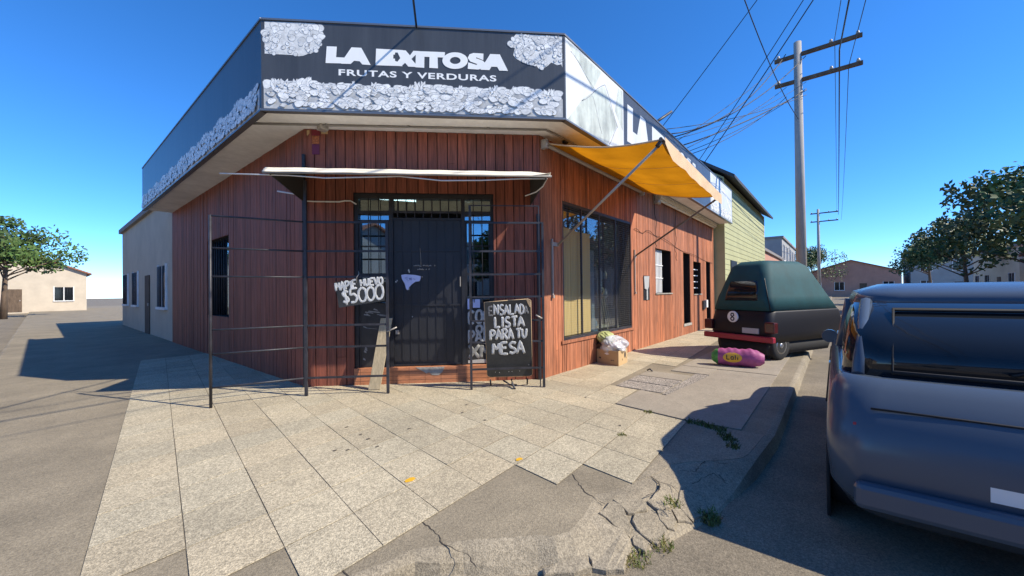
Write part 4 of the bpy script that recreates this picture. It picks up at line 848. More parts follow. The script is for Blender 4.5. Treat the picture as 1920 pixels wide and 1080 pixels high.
letters(g, 'NSALAD', mp2, BN, .2, .85, .815, .94, .0135, 8, .1, .04); letters(g, 'LISTA', mp2, BN, .2, .84, .655, .785, .0175, 9, .12, .03); letters(g, 'PARA', mp2, BN, .09, .6, .495, .625, .0175, 10, .12, .03); letters(g, 'TU', mp2, BN, .66, .9, .505, .625, .0175, 11, .15, .03)
letters(g, 'MESA', mp2, BN, .14, .83, .305, .46, .0195, 12, .12, .03)
g.build('lettering', M['chalk'], ab)
M['fadechalk'] = mat('rubbed_chalk', (.2, .2, .2), .9, noise=[(30, .3, 1.5, 4, (1, 1, 1))])
g = MB(); letters(g, 'E', mp2, BN, .08, .17, .81, .92, .012, 13); letters(g, 'A', mp2, BN, .86, .94, .81, .9, .012, 14); g.build('faded_lettering', M['fadechalk'], ab)
g = MB()
for a, b in ((.18, .065), (.27, .058), (.48, .065), (.55, .068), (.72, .072), (.93, .15)): p = mp2(a, b); g.lathe(p - BN * .001, BN, [(.0055, 0), (.0045, .002)], 8)
g.build('chips', M['chalk'], ab)
g = MB(); g.tube([FF(-.5, .12, .44), FF(-.49, .06, .46), FF(-.47, .014, .6)], .016, 8); g.tube([FF(-.62, .1, .43), FF(-.52, .04, .45), FF(-.42, .012, .36)], .012, 6); g.tube([FF(-.8, .11, .43), FF(-.79, .012, .34)], .012, 6); g.tube([FF(-.27, .11, .43), FF(-.26, .012, .34)], .012, 6); g.build('stand', M['grille'], ab)
# poster in the right sidelight
ps = thing('window_poster', FF(-.95, .27, -.04), 'black handwritten poster with big white letters in the right sidelight', 'poster')
c = [(-1.145, .27), (-.76, .27), (-.76, 1.1), (-1.145, 1.1)]; mp = board_map(FF, c, -.054)
g = MB(); g.prism([mp(a, b) for a, b in ((0, 0), (1, 0), (1, 1), (0, .99))], FF.n * .004); g.build('sheet', M['plastic_black'], ps)
mp = board_map(FF, c, -.0495); g = MB()
letters(g, 'COL', mp, FF.n, .06, .97, .72, .96, .02, 3, .15); letters(g, 'OF', mp, FF.n, .4, .97, .56, .71, .018, 4, .2); letters(g, 'PAP', mp, FF.n, .05, .98, .36, .58, .019, 5, .12); g.build('lettering', M['chalk'], ps)
g = MB(); letters(g, 'XM', mp, FF.n, .08, .97, .08, .33, .028, 6, .1); g.build('faded_lettering', M['smear'], ps)
g = MB(); g.prism([mp(a, b, .002) for a, b in ((.0, .0), (.98, .0), (.97, .05), (.6, .07), (.0, .05))], FF.n * .002); g.build('tape_strip', M['meter'], ps)
g = MB(); g.fbox(FF, -1.12, -1.06, 1.1, 1.26, -.05, -.03); g.fbox(FF, -1.04, -.93, 1.12, 1.25, -.05, -.035); tag(g.build('window_leaflet', M['bluepaper']), 'pale blue leaflet stuck above the poster in the right sidelight', 'leaflet')
# worn black sheet covering the left sidelight
g = MB(); rr = random.Random(9); pts = [(-2.735, .255), (-2.3, .25)] + [(-2.3, .25 + .95 * i / 8) for i in range(1, 8)] + [(-2.3, 1.2), (-2.5, 1.22), (-2.73, 1.19)] + [(-2.735 + rr.uniform(-.015, .02), 1.15 - .9 * i / 9) for i in range(9)]
g.prism([FF(u, z, -.05) for u, z in pts], FF.n * .004); sh = tag(g.build('window_cover', M['plastic_black']), 'torn black plastic sheet covering the lower left sidelight', 'sheet')
g = MB()
for a in range(13):
    u = rr.uniform(-2.7, -2.42); z = rr.choice([1.1, 1.02, .87, .85, .5, .4, .35, .62]) + rr.uniform(-.03, .03); L = rr.uniform(.04, .2) if z > .8 else .04; h = rr.uniform(.004, .02) if z > .8 else rr.uniform(.02, .07)
    g.prism([FF(u, z, -.0455 + a * .0002), FF(min(u + L, -2.31), z - .02, -.0455 + a * .0002), FF(min(u + L * .9, -2.315), z + h - .02, -.0455 + a * .0002), FF(u + .01, z + h, -.0455 + a * .0002)], FF.n * .0004)
o = g.build('grey_smears', M['smear'], sh)
# leaning timber
g = MB(); A0, A1 = FF(-2.505, .012, .36), FF(-2.345, .012, .36); B0, B1 = FF(-2.36, 1.0, .22), FF(-2.195, 1.0, .22)
g.hexa([A0, A1, A1 - FF.n * .028, A0 - FF.n * .028, B0, B1, B1 - FF.n * .028, B0 - FF.n * .028]); tag(g.build('timber_board', M['timber'], bevel=.003), 'weathered pale timber board leaning beside the left gate post', 'board')
# note, scribbles and rag on the door
pn = thing('paper_note', FF(-1.97, 1.4, -.02), 'torn pale blue paper note with blue handwriting on the dark door', 'note')
g = MB(); g.prism([FF(u, z, -.03) for u, z in ((-2.112, 1.632), (-2.05, 1.642), (-1.9, 1.63), (-1.818, 1.61), (-1.824, 1.57), (-1.84, 1.535), (-1.9, 1.528), (-1.955, 1.49), (-1.99, 1.45), (-2.02, 1.4), (-2.04, 1.42), (-2.06, 1.5), (-2.1, 1.57))], FF.n * .0015); g.build('sheet', M['bluepaper'], pn)
g = MB(); rr = random.Random(21)
for i in range(9):
    u, z = rr.uniform(-2.08, -1.9), rr.uniform(1.55, 1.61); g.tube([FF(u + k * .008, z + rr.uniform(-.012, .012), -.0278) for k in range(6)], .0018, 4, flat=(FF.n, .2))
g.build('handwriting', M['pen'], pn)
g = MB(); g.tube([FF(u, z, -.03) for u, z in ((-1.83, 2.04), (-1.82, 1.95), (-1.815, 1.84), (-1.818, 1.78))], .003, 5); tag(g.build('door_string', M['alu']), 'thin pale string hanging down the middle of the dark door', 'string')
g = MB()
for i in range(17): u = -1.92 + i * .019; z = 1.775 + .004 * math.sin(i); g.tube([FF(u, z - .012, -.0275), FF(u + rr.uniform(-.008, .01), z + rr.uniform(-.005, .012), -.0275), FF(u + .012, z - rr.uniform(0, .012), -.0275)], .0032, 4, flat=(FF.n, .2)) if i not in (6, 14, 15) else None
for i in range(9): u = -1.87 + i * .021; g.tube([FF(u, 1.705, -.0275), FF(u + .01, 1.728 + rr.uniform(-.01, .006), -.0275), FF(u + .014, 1.71, -.0275)], .0034, 4, flat=(FF.n, .2)) if i not in (5, 7) else None
tag(g.build('door_writing', M['chalk']), 'two short lines of worn white writing across the door', 'writing')
g = MB()
for u, z, r in ((-2.0, 1.70, .016), (-1.99, 1.675, .012), (-2.0, 1.42, .013), (-2.19, 1.53, .012), (-2.17, 1.545, .01), (-1.8, 1.6, .008), (-1.95, 1.0, .008)):
    g.prism([FF(u + math.cos(t) * r * random.uniform(.6, 1), z + math.sin(t) * r * random.uniform(.8, 1.5), -.029) for t in [k * .785 for k in range(8)]], FF.n * .0015)
tag(g.build('paper_scraps', M['chalk']), 'small white scraps of torn paper left stuck around the blue note', 'paper scraps')
# bits stuck on the planks under the eave
M['poster_red'] = mat('faded_red_paper', (.2, .02, .03), .8); M['poster_mag'] = mat('faded_magenta_paper', (.14, .025, .07), .8); M['poster_or'] = mat('faded_orange_paper', (.42, .13, .05), .8, noise=[(40, .4, 1.3, 3, (1, 1, 1))])
st = thing('old_sticker', FF(-3.3, 3.4, .03), 'faded red and purple sticker strip high on the left planks', 'sticker')
for z0, z1, m, u0, u1 in ((3.69, 3.775, 'poster_red', -3.37, -3.25), (3.565, 3.685, 'poster_or', -3.365, -3.268), (3.41, 3.56, 'poster_mag', -3.365, -3.26)): g = MB(); g.fbox(FF, u0, u1, z0, z1, .03, .0315); g.build('panel', M[m], st)
g = MB(); g.fbox(FF, -3.235, -3.14, 3.715, 3.78, .03, .0315); tag(g.build('old_sticker', M['card']), 'brown sticker remnant right of the red sticker strip', 'sticker')
g = MB(); g.prism([FF(u, z, .03) for u, z in ((-3.47, 3.76), (-3.4, 3.77), (-3.4, 3.72), (-3.43, 3.685), (-3.465, 3.72))], FF.n * .0015); tag(g.build('old_sticker', M['card']), 'torn pale sticker remnant at the left corner under the eave', 'sticker')

# ---------------------------------------------------------------- meter recess and boxes on the side wall
mt = thing('meter_box', FR(4.36, 1.14, .02), 'open grey meter box set in the side wall planks', 'meter box')
g = MB(); g.fbox(FR, 4.17, 4.56, 1.12, 1.71, .0, .03); g.build('recess', M['black'], mt)
g = MB(); g.prism([FR(u, z, .032) for u, z in ((4.16, 1.69), (4.5, 1.7), (4.46, 1.45), (4.38, 1.36), (4.2, 1.4))], FR.n * .02); g.build('plate', M['meter'], mt)
g = MB(); g.fbox(FR, 4.32, 4.4, 1.13, 1.36, .032, .05); g.build('pipe_cover', M['meter'], mt)
im = thing('intercom', FR(9.8, .7, .02), 'small white and black intercom box between the far doorways', 'intercom')
g = MB(); g.fbox(FR, 9.45, 9.72, .68, .98, .02, .07); g.build('case', M['black'], im)
g = MB(); g.fbox(FR, 9.73, 9.93, .74, 1.0, .02, .1); g.build('panel', M['white'], im)
g = MB(); rr = random.Random(6)
for us in ([(3.62, 2.75), (4.2, 2.72), (4.35, 2.8), (5.2, 2.74), (7.5, 2.5), (10.9, 2.33)], [(4.9, 3.78), (5.0, 3.2), (5.05, 2.7), (5.0, 2.5), (5.05, 2.42)], [(6.6, 3.78), (6.62, 2.9), (6.55, 2.45), (6.7, 2.2)]):
    pts = []
    for (a, b), (c2, d2) in zip(us[:-1], us[1:]):
        for k in range(6): pts.append(FR(a + (c2 - a) * k / 6, b + (d2 - b) * k / 6 + .02 * math.sin(k * 1.05), .045 + .015 * math.sin(k * 1.05)))
    pts.append(FR(*us[-1], .045)); g.tube(pts, .006, 5)
tag(g.build('wall_cables', M['core']), 'loose dark cables wandering across the sunlit side planks', 'cables')

# ---------------------------------------------------------------- things behind the side window
def on_floor(name, build, label, cat, m, loc): g = MB(); build(g); return tag(g.build(name, M[m], origin=loc), label, cat)
g = MB()
for i, (u0, u1, zt) in enumerate(((.665, 1.02, 2.46), (1.03, 1.27, 2.44), (1.275, 1.74, 2.44))): g.fbox(FR, u0, u1, .585, zt, -.074 - .002 * i, -.064 - .002 * i)
tag(g.build('cardboard_screen', M['tan'], origin=FR(1.2, .59, -.07)), 'tan board screen standing behind the left window panes', 'screen')
FW = frame((CX + .5, CY, 0), (1, 0, 0), (0, -1, 0))
ch = thing('wicker_chair', FW(2.45, .22, -.33), 'pale wicker chair with a rounded back behind the side window', 'chair')
g = MB()
for k in range(5): a = .12 * k; g.tube([FW(2.2 + a * .9, .62, -.33), FW(2.22 + a * .85, 1.15, -.42), FW(2.3 + a * .6, 1.35 - abs(k - 2) * .03, -.46)], .014, 6)
g.tube([FW(2.18, .62, -.33), FW(2.2, 1.18, -.4), FW(2.32, 1.4, -.45), FW(2.5, 1.42, -.45), FW(2.66, 1.2, -.4), FW(2.7, .62, -.33)], .022, 8); g.build('backrest', M['straw'], ch)
g = MB(); g.fbox(FR, 2.16, 2.72, .6, .65, -.5, -.16); g.build('seat', M['straw'], ch)
for u, dd in ((2.18, -.18), (2.68, -.18), (2.18, -.46), (2.68, -.46)): g = MB(); g.tube([FW(u, .2, dd), FW(u, .6, dd)], .018, 6); g.build('leg', M['straw'], ch)
sh = thing('display_shelf', FW(2.3, .22, -.85), 'dark shelf with goods standing inside the shop window', 'shelf')
for z in (1.2, 1.62, 2.1): g = MB(); g.fbox(FR, 1.9, 2.65, z - .02, z, -.6, -.3); g.build('shelf_board', M['grille'], sh)
for u in (1.9, 2.63): g = MB(); g.fbox(FW, u, u + .02, .22, 2.2, -.6, -.3); g.build('upright', M['grille'], sh)
rr = random.Random(31)
for z in (1.2, 1.62):
    for i in range(6):
        u = 1.99 + i * .115; h = rr.uniform(.14, .26); r = rr.uniform(.03, .042); g = MB(); g.lathe(FW(u, z + .001, -.4), (0, 0, 1), [(r, 0), (r, h * .7), (r * .4, h * .85), (r * .4, h)], 12)
        m = rr.choice(['orange', 'bluish', 'meter', 'straw', 'white']); o = tag(g.build('bottle', M[m], origin=FW(u, z, -.4)), 'bottle of goods on the shelf inside the side window', 'bottle', 'bottles on the window shelf')
g = MB(); g.lathe(FW(1.7, .22, -.35), (0, 0, 1), [(.13, 0), (.17, .2), (.17, .5), (.1, .62)], 16); tag(g.build('blue_bag', M['bluish'], origin=FW(1.7, .22, -.35)), 'pale blue sack at the foot of the side window inside', 'sack')

g = MB(); g.fbox(FR, 1.80, 2.06, .6, 2.15, -.17, -.15); tag(g.build('upright_panel', M['panelblue'], origin=FR(1.93, .6, -.16)), 'blue grey upright panel added beside the tan screen in the side window', 'screen')  # flat blue-grey panel added behind the dark middle pane
g = MB()
for k in range(9): g.lathe(FR(2.42, 1.28 + k * .055, -.22), (0, 0, 1), [(.045, 0), (.055, .045), (.058, .05)], 14)
tag(g.build('cup_stack', M['white'], origin=FR(2.42, 1.28, -.22)), 'tall stack of white cups inside the side window', 'cups')
g = MB(); g.fbox(FR, 2.2, 2.66, 1.24, 1.275, -.34, -.14); g.fbox(FR, 2.2, 2.23, .3, 1.24, -.34, -.31); g.fbox(FR, 2.63, 2.66, .3, 1.24, -.34, -.31); tag(g.build('narrow_counter', M['timber'], origin=FR(2.43, .3, -.24)), 'narrow wooden counter carrying the cups behind the glass', 'counter')
# ---------------------------------------------------------------- cardboard box of vegetables by the wall
bx0 = Vector((6.592, 3.005, 0)); e1 = (Vector((6.70, 3.49, 0)) - bx0); e2 = Vector((.46, -.0, 0)) + Vector((0, .0, 0)); e2 = Vector((.455, -.10 + .13, 0)); BH = .27
cb = thing('cardboard_box', (6.85, 3.25, 0), 'brown cardboard produce box standing against the plank wall', 'box')
P = lambda a, b, z: bx0 + e1 * a + e2 * b + Vector((0, 0, z))
g = MB(); t = .025
g.hexa([P(0, 0, .004), P(0, 1, .004), P(1, 1, .004), P(1, 0, .004), P(0, 0, .02), P(0, 1, .02), P(1, 1, .02), P(1, 0, .02)])
for a0, a1, b0, b1 in ((0, t, 0, 1), (1 - t, 1, 0, 1), (t, 1 - t, 0, t), (t, 1 - t, 1 - t, 1)):
    k = random.uniform(-.008, .008); g.hexa([P(a0, b0, .02), P(a0, b1, .02), P(a1, b1, .02), P(a1, b0, .02), P(a0, b0, BH + k), P(a0, b1, BH + k), P(a1, b1, BH - k), P(a1, b0, BH)])
g.build('carton', M['card'], cb, bevel=.004)
g = MB()
n1 = e2.cross(Vector((0, 0, 1))).normalized(); n0 = -e2.normalized()
def on_left(a, z, d=.0015): return P(a, 0, z) - e2.normalized() * d
def on_right(b, z, d=.0015): return P(0, b, z) - e1.normalized() * d
for a, z, r in ((.83, .11, .016), (.87, .115, .01)): g.prism([on_left(a + math.cos(k) * r * 2.2, z + math.sin(k) * r) for k in [i * .7 for i in range(9)]], -e2.normalized() * .001)
for b, z, r in ((.42, .1, .016), (.86, .11, .013)): g.prism([on_right(b + math.cos(k) * r * 1.4, z + math.sin(k) * r * 1.2) for k in [i * .7 for i in range(9)]], -e1.normalized() * .001)
g.prism([on_right(.72 + math.cos(k) * .09, .17 + math.sin(k) * .055) for k in [i * .52 for i in range(12)]], -e1.normalized() * .001)
for k in range(3): g.prism([on_left(.2 + .05 * k, .085 + .012 * (k % 2)), on_left(.24 + .05 * k, .085), on_left(.24 + .05 * k, .1), on_left(.2 + .05 * k, .097)], -e2.normalized() * .001)
g.build('print', M['ink'], cb)
g = MB(); g.prism([on_left(a, z) for a, z in ((.4, .2), (.52, .225), (.64, .2), (.52, .18))], -e2.normalized() * .001); g.build('label', M['soffit'], cb)
def blob(g, c, r, seed, lump=.14, nu=40, nv=24, sq=(1, 1, 1), wr=.03):
    rr = random.Random(seed); ks = [(Vector((rr.uniform(-1, 1), rr.uniform(-1, 1), rr.uniform(-1, 1))) * rr.uniform(2, 9), rr.uniform(0, 6), rr.uniform(.3, 1)) for _ in range(14)]
    def f(a, b):
        th = 2 * math.pi * a; ph = math.pi * b; d = Vector((math.sin(ph) * math.cos(th), math.sin(ph) * math.sin(th), math.cos(ph)))
        k = 1 + lump * sum(w * math.sin(v.dot(d) + p) for v, p, w in ks) / 5 + wr * sum(abs(math.sin(ks[q2][0].dot(d) * (1.2 + .5 * q2) + ks[q2][1])) for q2 in range(5)) / 3
        return Vector(c) + Vector((d.x * r * sq[0] * k, d.y * r * sq[1] * k, d.z * r * sq[2] * k))
    g.grid(f, nu, nv)
pc = P(.42, .55, .33)
g = MB(); blob(g, pc, .25, 3, .22, 110, 70, (1, .95, .68), .1); tag(g.build('plastic_bag', M['film_bag'] if 'film_bag' in M else M['sheet'], origin=pc), 'crumpled clear plastic bag filling the top of the cardboard box', 'plastic bag')
pc2 = P(.74, .42, .475)
g = MB(); blob(g, pc2, .145, 8, .2, 80, 50, (1.15, 1, .7), .14); tag(g.build('cabbage', M['cabbage'], origin=pc2), 'pale green cabbage lying on top of the plastic bag', 'cabbage')
g = MB(); g.grid(lambda a, b: P(1.02 - .6 * a, -.02 + .45 * b, BH + .07 + .03 * math.sin(a * 7 + b * 3) + .03 * b), 14, 10); tag(g.build('dark_wrapper', M['ink'], solid=.006), 'dark wrapper flap under the cabbage at the back of the box', 'wrapper')
# pink sack of produce on the pavement by the three-wheeler
pk = thing('produce_sack', (7.72, 1.3, 0), 'pink and green printed produce sack lying by the dark vehicle', 'sack')
s0 = Vector((7.60, 1.72, .012)); sd = Vector((.10, -.78, 0)).normalized(); sn = Vector((sd.y, -sd.x, 0)); sn = -sn if sn.x > 0 else sn
def sack(a0, a1):
    def f(a, b):
        L = a0 + (a1 - a0) * a; e = 1 - abs(2 * L - 1) ** 5 * .55; th = 2 * math.pi * b
        return s0 + sd * (L * .8) + sn * (-.13 + math.cos(th) * .13 * e) + Vector((0, 0, .155 + math.sin(th) * .155 * e * (1 + .05 * math.sin(L * 19) + .04 * math.sin(L * 47 + th * 3) + .03 * math.sin(th * 7 + L * 11)) ))
    return f
g = MB(); g.grid(sack(.13, 1), 34, 24); g.build('film', M['pink'], pk)
g = MB(); g.grid(sack(0, .13), 6, 24); g.build('end_panel', M['greenfilm'], pk)
def sface(L, z, k=.004): f = .13 * math.sqrt(max(0, 1 - ((z - .155) / .155) ** 2)); return s0 + sd * L + sn * (-.13 + f + k) + Vector((0, 0, z))
g = MB(); g.grid(lambda a, b: sface(.33 + .145 * math.cos(6.2832 * a) * b, .165 + .085 * math.sin(6.2832 * a) * b), 28, 5); g.build('oval_label', M['yellow'], pk)
g = MB(); letters(g, 'Lali', lambda x, y, e: sface(x, y, .006 + e), sn, .24, .42, .13, .21, .0075, 3, .25, 0); g.build('lettering', M['ink'], pk)
# ---------------------------------------------------------------- vehicles
def ring(x0, x1, hw, r, z, n=6):
    pts = []
    for cx, cy, a0 in ((x1 - r, hw - r, 0), (x0 + r, hw - r, 90), (x0 + r, -hw + r, 180), (x1 - r, -hw + r, 270)):
        for k in range(n + 1): t = R(a0 + 90 * k / n); pts.append((cx + r * math.cos(t), cy + r * math.sin(t), z))
    return pts
def vloft(g, levels, cap=(True, True)):      # (z, x0, x1, half width, corner radius)
    rs = []
    for z, x0, x1, hw, r in levels: rs.append(len(g.v)); p = ring(x0, x1, hw, r, z); g.v += p; n = len(p)
    for a, b in zip(rs[:-1], rs[1:]):
        for i in range(n): g.face((a + i, a + (i + 1) % n, b + (i + 1) % n, b + i), True)
    if cap[0]: g.face([rs[0] + i for i in range(n)][::-1])
    if cap[1]: g.face([rs[-1] + i for i in range(n)])
def wheel(root, x, y, r, w, side):
    g = MB(); g.lathe((x, y - w / 2, r), (0, 1, 0), [(r * .62, 0), (r * .9, 0), (r, w * .2), (r, w * .8), (r * .9, w), (r * .62, w)], 28); wh = g.build('wheel', M['tyre'], root)
    g = MB(); yy = y + side * (w / 2 - .01); g.lathe((x, yy, r), (0, side, 0), [(r * .6, 0), (r * .58, .012), (r * .2, .004), (r * .16, .02), (r * .1, .022)], 24)
    g.build('rim', M['rim'], wh); return wh
v = thing('three_wheeler', (0, 0, 0), 'black and dark teal covered vehicle with a white number 8 disc on its back', 'vehicle')
g = MB(); vloft(g, [(.34, .06, 2.3, .58, .1), (.5, .0, 2.45, .62, .12), (.72, .0, 2.5, .62, .14), (.9, .05, 2.45, .61, .16), (.93, .08, 2.4, .6, .16)]); g.build('body', M['vblack'], v)
g = MB(); vloft(g, [(.931, .06, 2.36, .605, .12), (1.2, .11, 2.15, .55, .14), (1.5, .2, 1.95, .475, .16), (1.8, .3, 1.75, .39, .16), (1.9, .45, 1.6, .28, .12)]); cv = g.build('canvas_cover', M['teal'], v)
g = MB()
for a in (.5, -.5):
    g.tube([(.1, a * 1.14, .93), (.14, a * 1.0, 1.2), (.23, a * .8, 1.5), (.33, a * .6, 1.76)], .009, 5)
g.build('seam', M['vblack'], cv)
g = MB(); vloft(g, [(1.12, .085, .3, .36, .05), (1.3, .12, .34, .34, .06), (1.5, .185, .4, .3, .06)]); g.build('rear_window', M['carglass'], cv)
g = MB(); g.box((-.02, -.42, .5), (.005, -.1, .6)); g.build('number_plate', M['meter'], v)
g = MB(); g.box((-.09, -.72, .36), (-.0, .70, .465)); g.build('bumper', M['red'], v, bevel=.015)
for y in (.63, -.63): g = MB(); g.box((-.06, y - .1, .53), (.06, y + .08, .73)); tl = g.build('tail_lamp', M['lampred'], v, bevel=.02)
g = MB(); g.lathe((.012, .1, .80), (-1, 0, 0), [(.112, 0), (.112, .02), (.1, .024)], 32); dc = g.build('number_disc', M['white'], v)
g = MB(); letters(g, '8', lambda x, y, e: Vector((-.0135 - e, .1 - (x - .5) * .11, .80 + (y - .5) * .15)), Vector((-1, 0, 0)), .05, .95, 0, 1, .0125, 2, 0, 0); g.build('number', M['ink'], dc)
g = MB(); vloft(g, [(.1, .12, 2.2, .5, .1), (.335, .1, 2.25, .55, .1)]); g.build('chassis', M['tyre'], v)
for y in (.5, -.5): wheel(v, .42, y, .27, .14, 1 if y > 0 else -1)
wheel(v, 2.2, 0, .27, .12, 1)
v.location = (8.74, 1.49, .016); v.rotation_euler = (0, 0, R(-25))
c = thing('parked_car', (0, 0, 0), 'dark grey blue hatchback car parked at the kerb close on the right', 'car')
g = MB(); vloft(g, [(.2, .14, 3.9, .76, .2), (.36, .02, 4.03, .84, .2), (.6, .0, 4.05, .86, .2), (.78, .06, 4.0, .85, .22), (.9, .17, 3.9, .83, .22), (.96, .26, 3.7, .79, .22)]); g.build('body', M['carpaint'], c)
g = MB(); vloft(g, [(.94, .3, 3.2, .78, .2), (1.2, .6, 2.85, .745, .22), (1.38, .95, 2.6, .70, .24)]); g.build('windows', M['carglass'], c)
g = MB(); vloft(g, [(1.37, .94, 2.62, .705, .24), (1.46, 1.1, 2.5, .67, .24), (1.52, 1.4, 2.3, .5, .2)]); g.build('roof', M['carpaint'], c)
for y in (1, -1):
    for a, b in (((.36, .7, .95), (1.0, .63, 1.39)), ((1.9, .775, .95), (1.9, .7, 1.39)), ((3.14, .72, .95), (2.54, .64, 1.39))): g = MB(); g.tube([(a[0], a[1] * y, a[2]), (b[0], b[1] * y, b[2])], .035, 8); g.build('pillar', M['carpaint'], c)
    g = MB(); g.box((.06, min(y * .5, y * .74), .6), (.14, max(y * .5, y * .74), .74)); g.build('tail_light', M['lamp'], c, bevel=.015)
    g = MB(); g.lathe((3.97, y * .62, .62), (1, 0, 0), [(.1, 0), (.09, .05), (.04, .06)], 16); g.build('headlight', M['meter'], c)
    for x in (.75, 3.2): wheel(c, x, y * .76, .3, .19, y)
    g = MB(); g.box((2.05, y * .85 - .012, .74), (2.2, y * .85 + .012, .765)); g.build('door_handle', M['chrome'], c)
    g = MB(); g.lathe((2.9, y * .86, .95), (-1, 0, 0), [(.04, 0), (.075, .03), (.07, .1)], 12); g.build('mirror', M['carpaint'], c)
for x0, x1 in ((-.05, .03), (4.0, 4.09)): g = MB(); g.box((x0, -.74, .3), (x1, .74, .44)); g.build('bumper', M['carpaint'], c, bevel=.03)
g = MB(); g.box((.005, -.25, .47), (.03, .25, .58)); g.build('number_plate', M['white'], c)
g = MB()
for y in (1, -1):
    for x in (1.32, 2.35, 3.05): g.tube([(x, y * .853, .78), (x, y * .864, .6), (x, y * .845, .38)], .005, 4)
    g.tube([(.5, y * .857, .735), (3.7, y * .857, .735)], .006, 4)
g.tube([(.08, -.66, .82), (.09, -.3, .82), (.09, .3, .82), (.08, .66, .82)], .006, 4); g.build('panel_gaps', M['tyre'], c)
g = MB(); g.tube([(.33, -.55, .99), (.33, .55, .99), (.84, .5, 1.34), (.84, -.5, 1.34), (.33, -.55, .99)], .014, 5); g.build('rear_window_seal', M['tyre'], c)
g = MB(); g.tube([(.36, .1, 1.02), (.52, -.3, 1.14)], .009, 5); g.build('wiper', M['tyre'], c)
for y in (1, -1):
    for x in (.75, 3.2): g = MB(); g.lathe((x, y * .845, .17), (0, y, 0), [(.36, 0), (.36, .018), (.33, .02)], 28); g.build('wheel_arch', M['tyre'], c)
c.location = (2.86, -.80, -.13)

# ---------------------------------------------------------------- neighbouring houses
nb = thing('neighbour_house', (16.25, 3.15, 0), 'olive green house with a dark sloping roof beyond the shop', 'house')
g = MB(); g.box((16.25, 3.15, 0), (27, 12, 5.55)); g.prism([(16.25, 3.15, 5.55), (16.25, 12, 5.55), (16.25, 7.58, 8.5)], (10.75, 0, 0)); g.build('wall', M['olive'], nb)
g = MB(); g.prism([(16.0, 2.75, 5.4), (16.0, 2.75, 5.52), (16.0, 7.58, 8.8), (16.0, 7.58, 8.68)], (11.3, 0, 0)); g.prism([(16.0, 12.4, 5.4), (16.0, 12.4, 5.52), (16.0, 7.58, 8.8), (16.0, 7.58, 8.68)], (11.3, 0, 0)); g.build('roof', M['slate'], nb)
g = MB(); g.prism([(16.235, 3.2, 3.95), (16.235, 3.2, 5.5), (16.235, 7.58, 8.4), (16.235, 11.9, 5.5), (16.235, 11.9, 3.95)], (.01, 0, 0)); g.build('gable_shade_sheet', M['slate'], nb)  # dark sheet puts the shade of the gable wall into its colour
g = MB()
for k in range(26): g.box((16.27, 3.142, .3 + k * .2), (26.9, 3.15, .306 + k * .2))
g.build('siding_lines', M['slate'], nb)
for x in (17.2, 20.3, 23.6):
    g = MB(); g.box((x, 3.12, 1.1), (x + 1.2, 3.15, 2.5)); w = g.build('window', M['black'], nb)
    g = MB(); g.box((x - .06, 3.08, 1.02), (x + 1.26, 3.14, 1.1)); g.build('sill', M['soffit'], w)
def house(loc, fr, wd, dp, h, m, label, roof='flat', ridge=2.0, seed=1, doors=True):
    """fr: frame on its front wall, u across, d outwards"""
    t = thing('house', loc, label, 'house'); rr = random.Random(seed)
    g = MB(); g.fbox(fr, 0, wd, -.13, h, -dp, 0)
    if roof == 'gable': g.prism([fr(0, h, 0), fr(wd, h, 0), fr(wd / 2, h + ridge, 0)], fr.n * -dp)
    g.build('wall', M[m], t)
    if roof == 'gable':
        g = MB()
        for a, b in ((-.35, wd / 2), (wd + .35, wd / 2)):
            za = h - ridge * .35 / (wd / 2); g.prism([fr(a, za, .3), fr(b, h + ridge, .3), fr(b, h + ridge + .14, .3), fr(a, za + .14, .3)], fr.n * (-dp - .6))
        g.build('roof', M['tileroof'], t)
    else:
        g = MB(); g.fbox(fr, -.1, wd + .1, h, h + .18, -dp - .1, .12); g.build('roof', M['roof'], t)
    n = max(2, int(wd / 2.6))
    for k in range(n):
        u = wd * (k + .5) / n
        for s in range(1 if h < 4.6 else 2):
            if s == 0 and k == n // 2 and doors:
                g = MB(); g.fbox(fr, u - .45, u + .45, 0, 2.1, .005, .03); d = g.build('door', M['bark'], t); g = MB(); g.fbox(fr, u + .3, u + .36, 1.0, 1.1, .03, .06); g.build('handle', M['alu'], d); continue
            g = MB(); g.fbox(fr, u - .6, u + .6, 1.0 + 2.8 * s, 2.3 + 2.8 * s, .004, .02); w = g.build('window', M['carglass'], t)
            g = MB(); g.fbox(fr, u - .68, u + .68, .92 + 2.8 * s, 1.0 + 2.8 * s, .0, .09); g.fbox(fr, u - .03, u + .03, 1.0 + 2.8 * s, 2.3 + 2.8 * s, .02, .04); g.fbox(fr, u - .66, u - .6, 1.0 + 2.8 * s, 2.36 + 2.8 * s, .0, .05); g.fbox(fr, u + .6, u + .66, 1.0 + 2.8 * s, 2.36 + 2.8 * s, .0, .05); g.build('frame', M['soffit'], w)
            if s == 0:
                g = MB()
                for i in range(8): uu = u - .55 + 1.1 * i / 7; g.tube([fr(uu, 1.0, .06), fr(uu, 2.3, .06)], .008, 5)
                g.build('bars', M['grille'], w)
    return t
for x, wd, h, m, rf, lb in ((-8, 9, 3.6, 'render2', 'flat', 'low grey house across the side street'), (13, 9.5, 3.8, 'render1', 'gable', 'cream house with a tiled gable across the side street'), (23.5, 8, 5.9, 'render3', 'flat', 'tall salmon house across the side street'), (32.5, 10, 3.5, 'render2', 'gable', 'grey gabled house farther along the side street'), (44, 12, 4.2, 'render1', 'flat', 'cream flat roofed house farthest along the side street')):
    house((x, -10, 0), frame((x + wd, -10, 0), (-1, 0, 0), (0, 1, 0)), wd, 9, h, m, lb, rf, 1.9, int(x + 20))
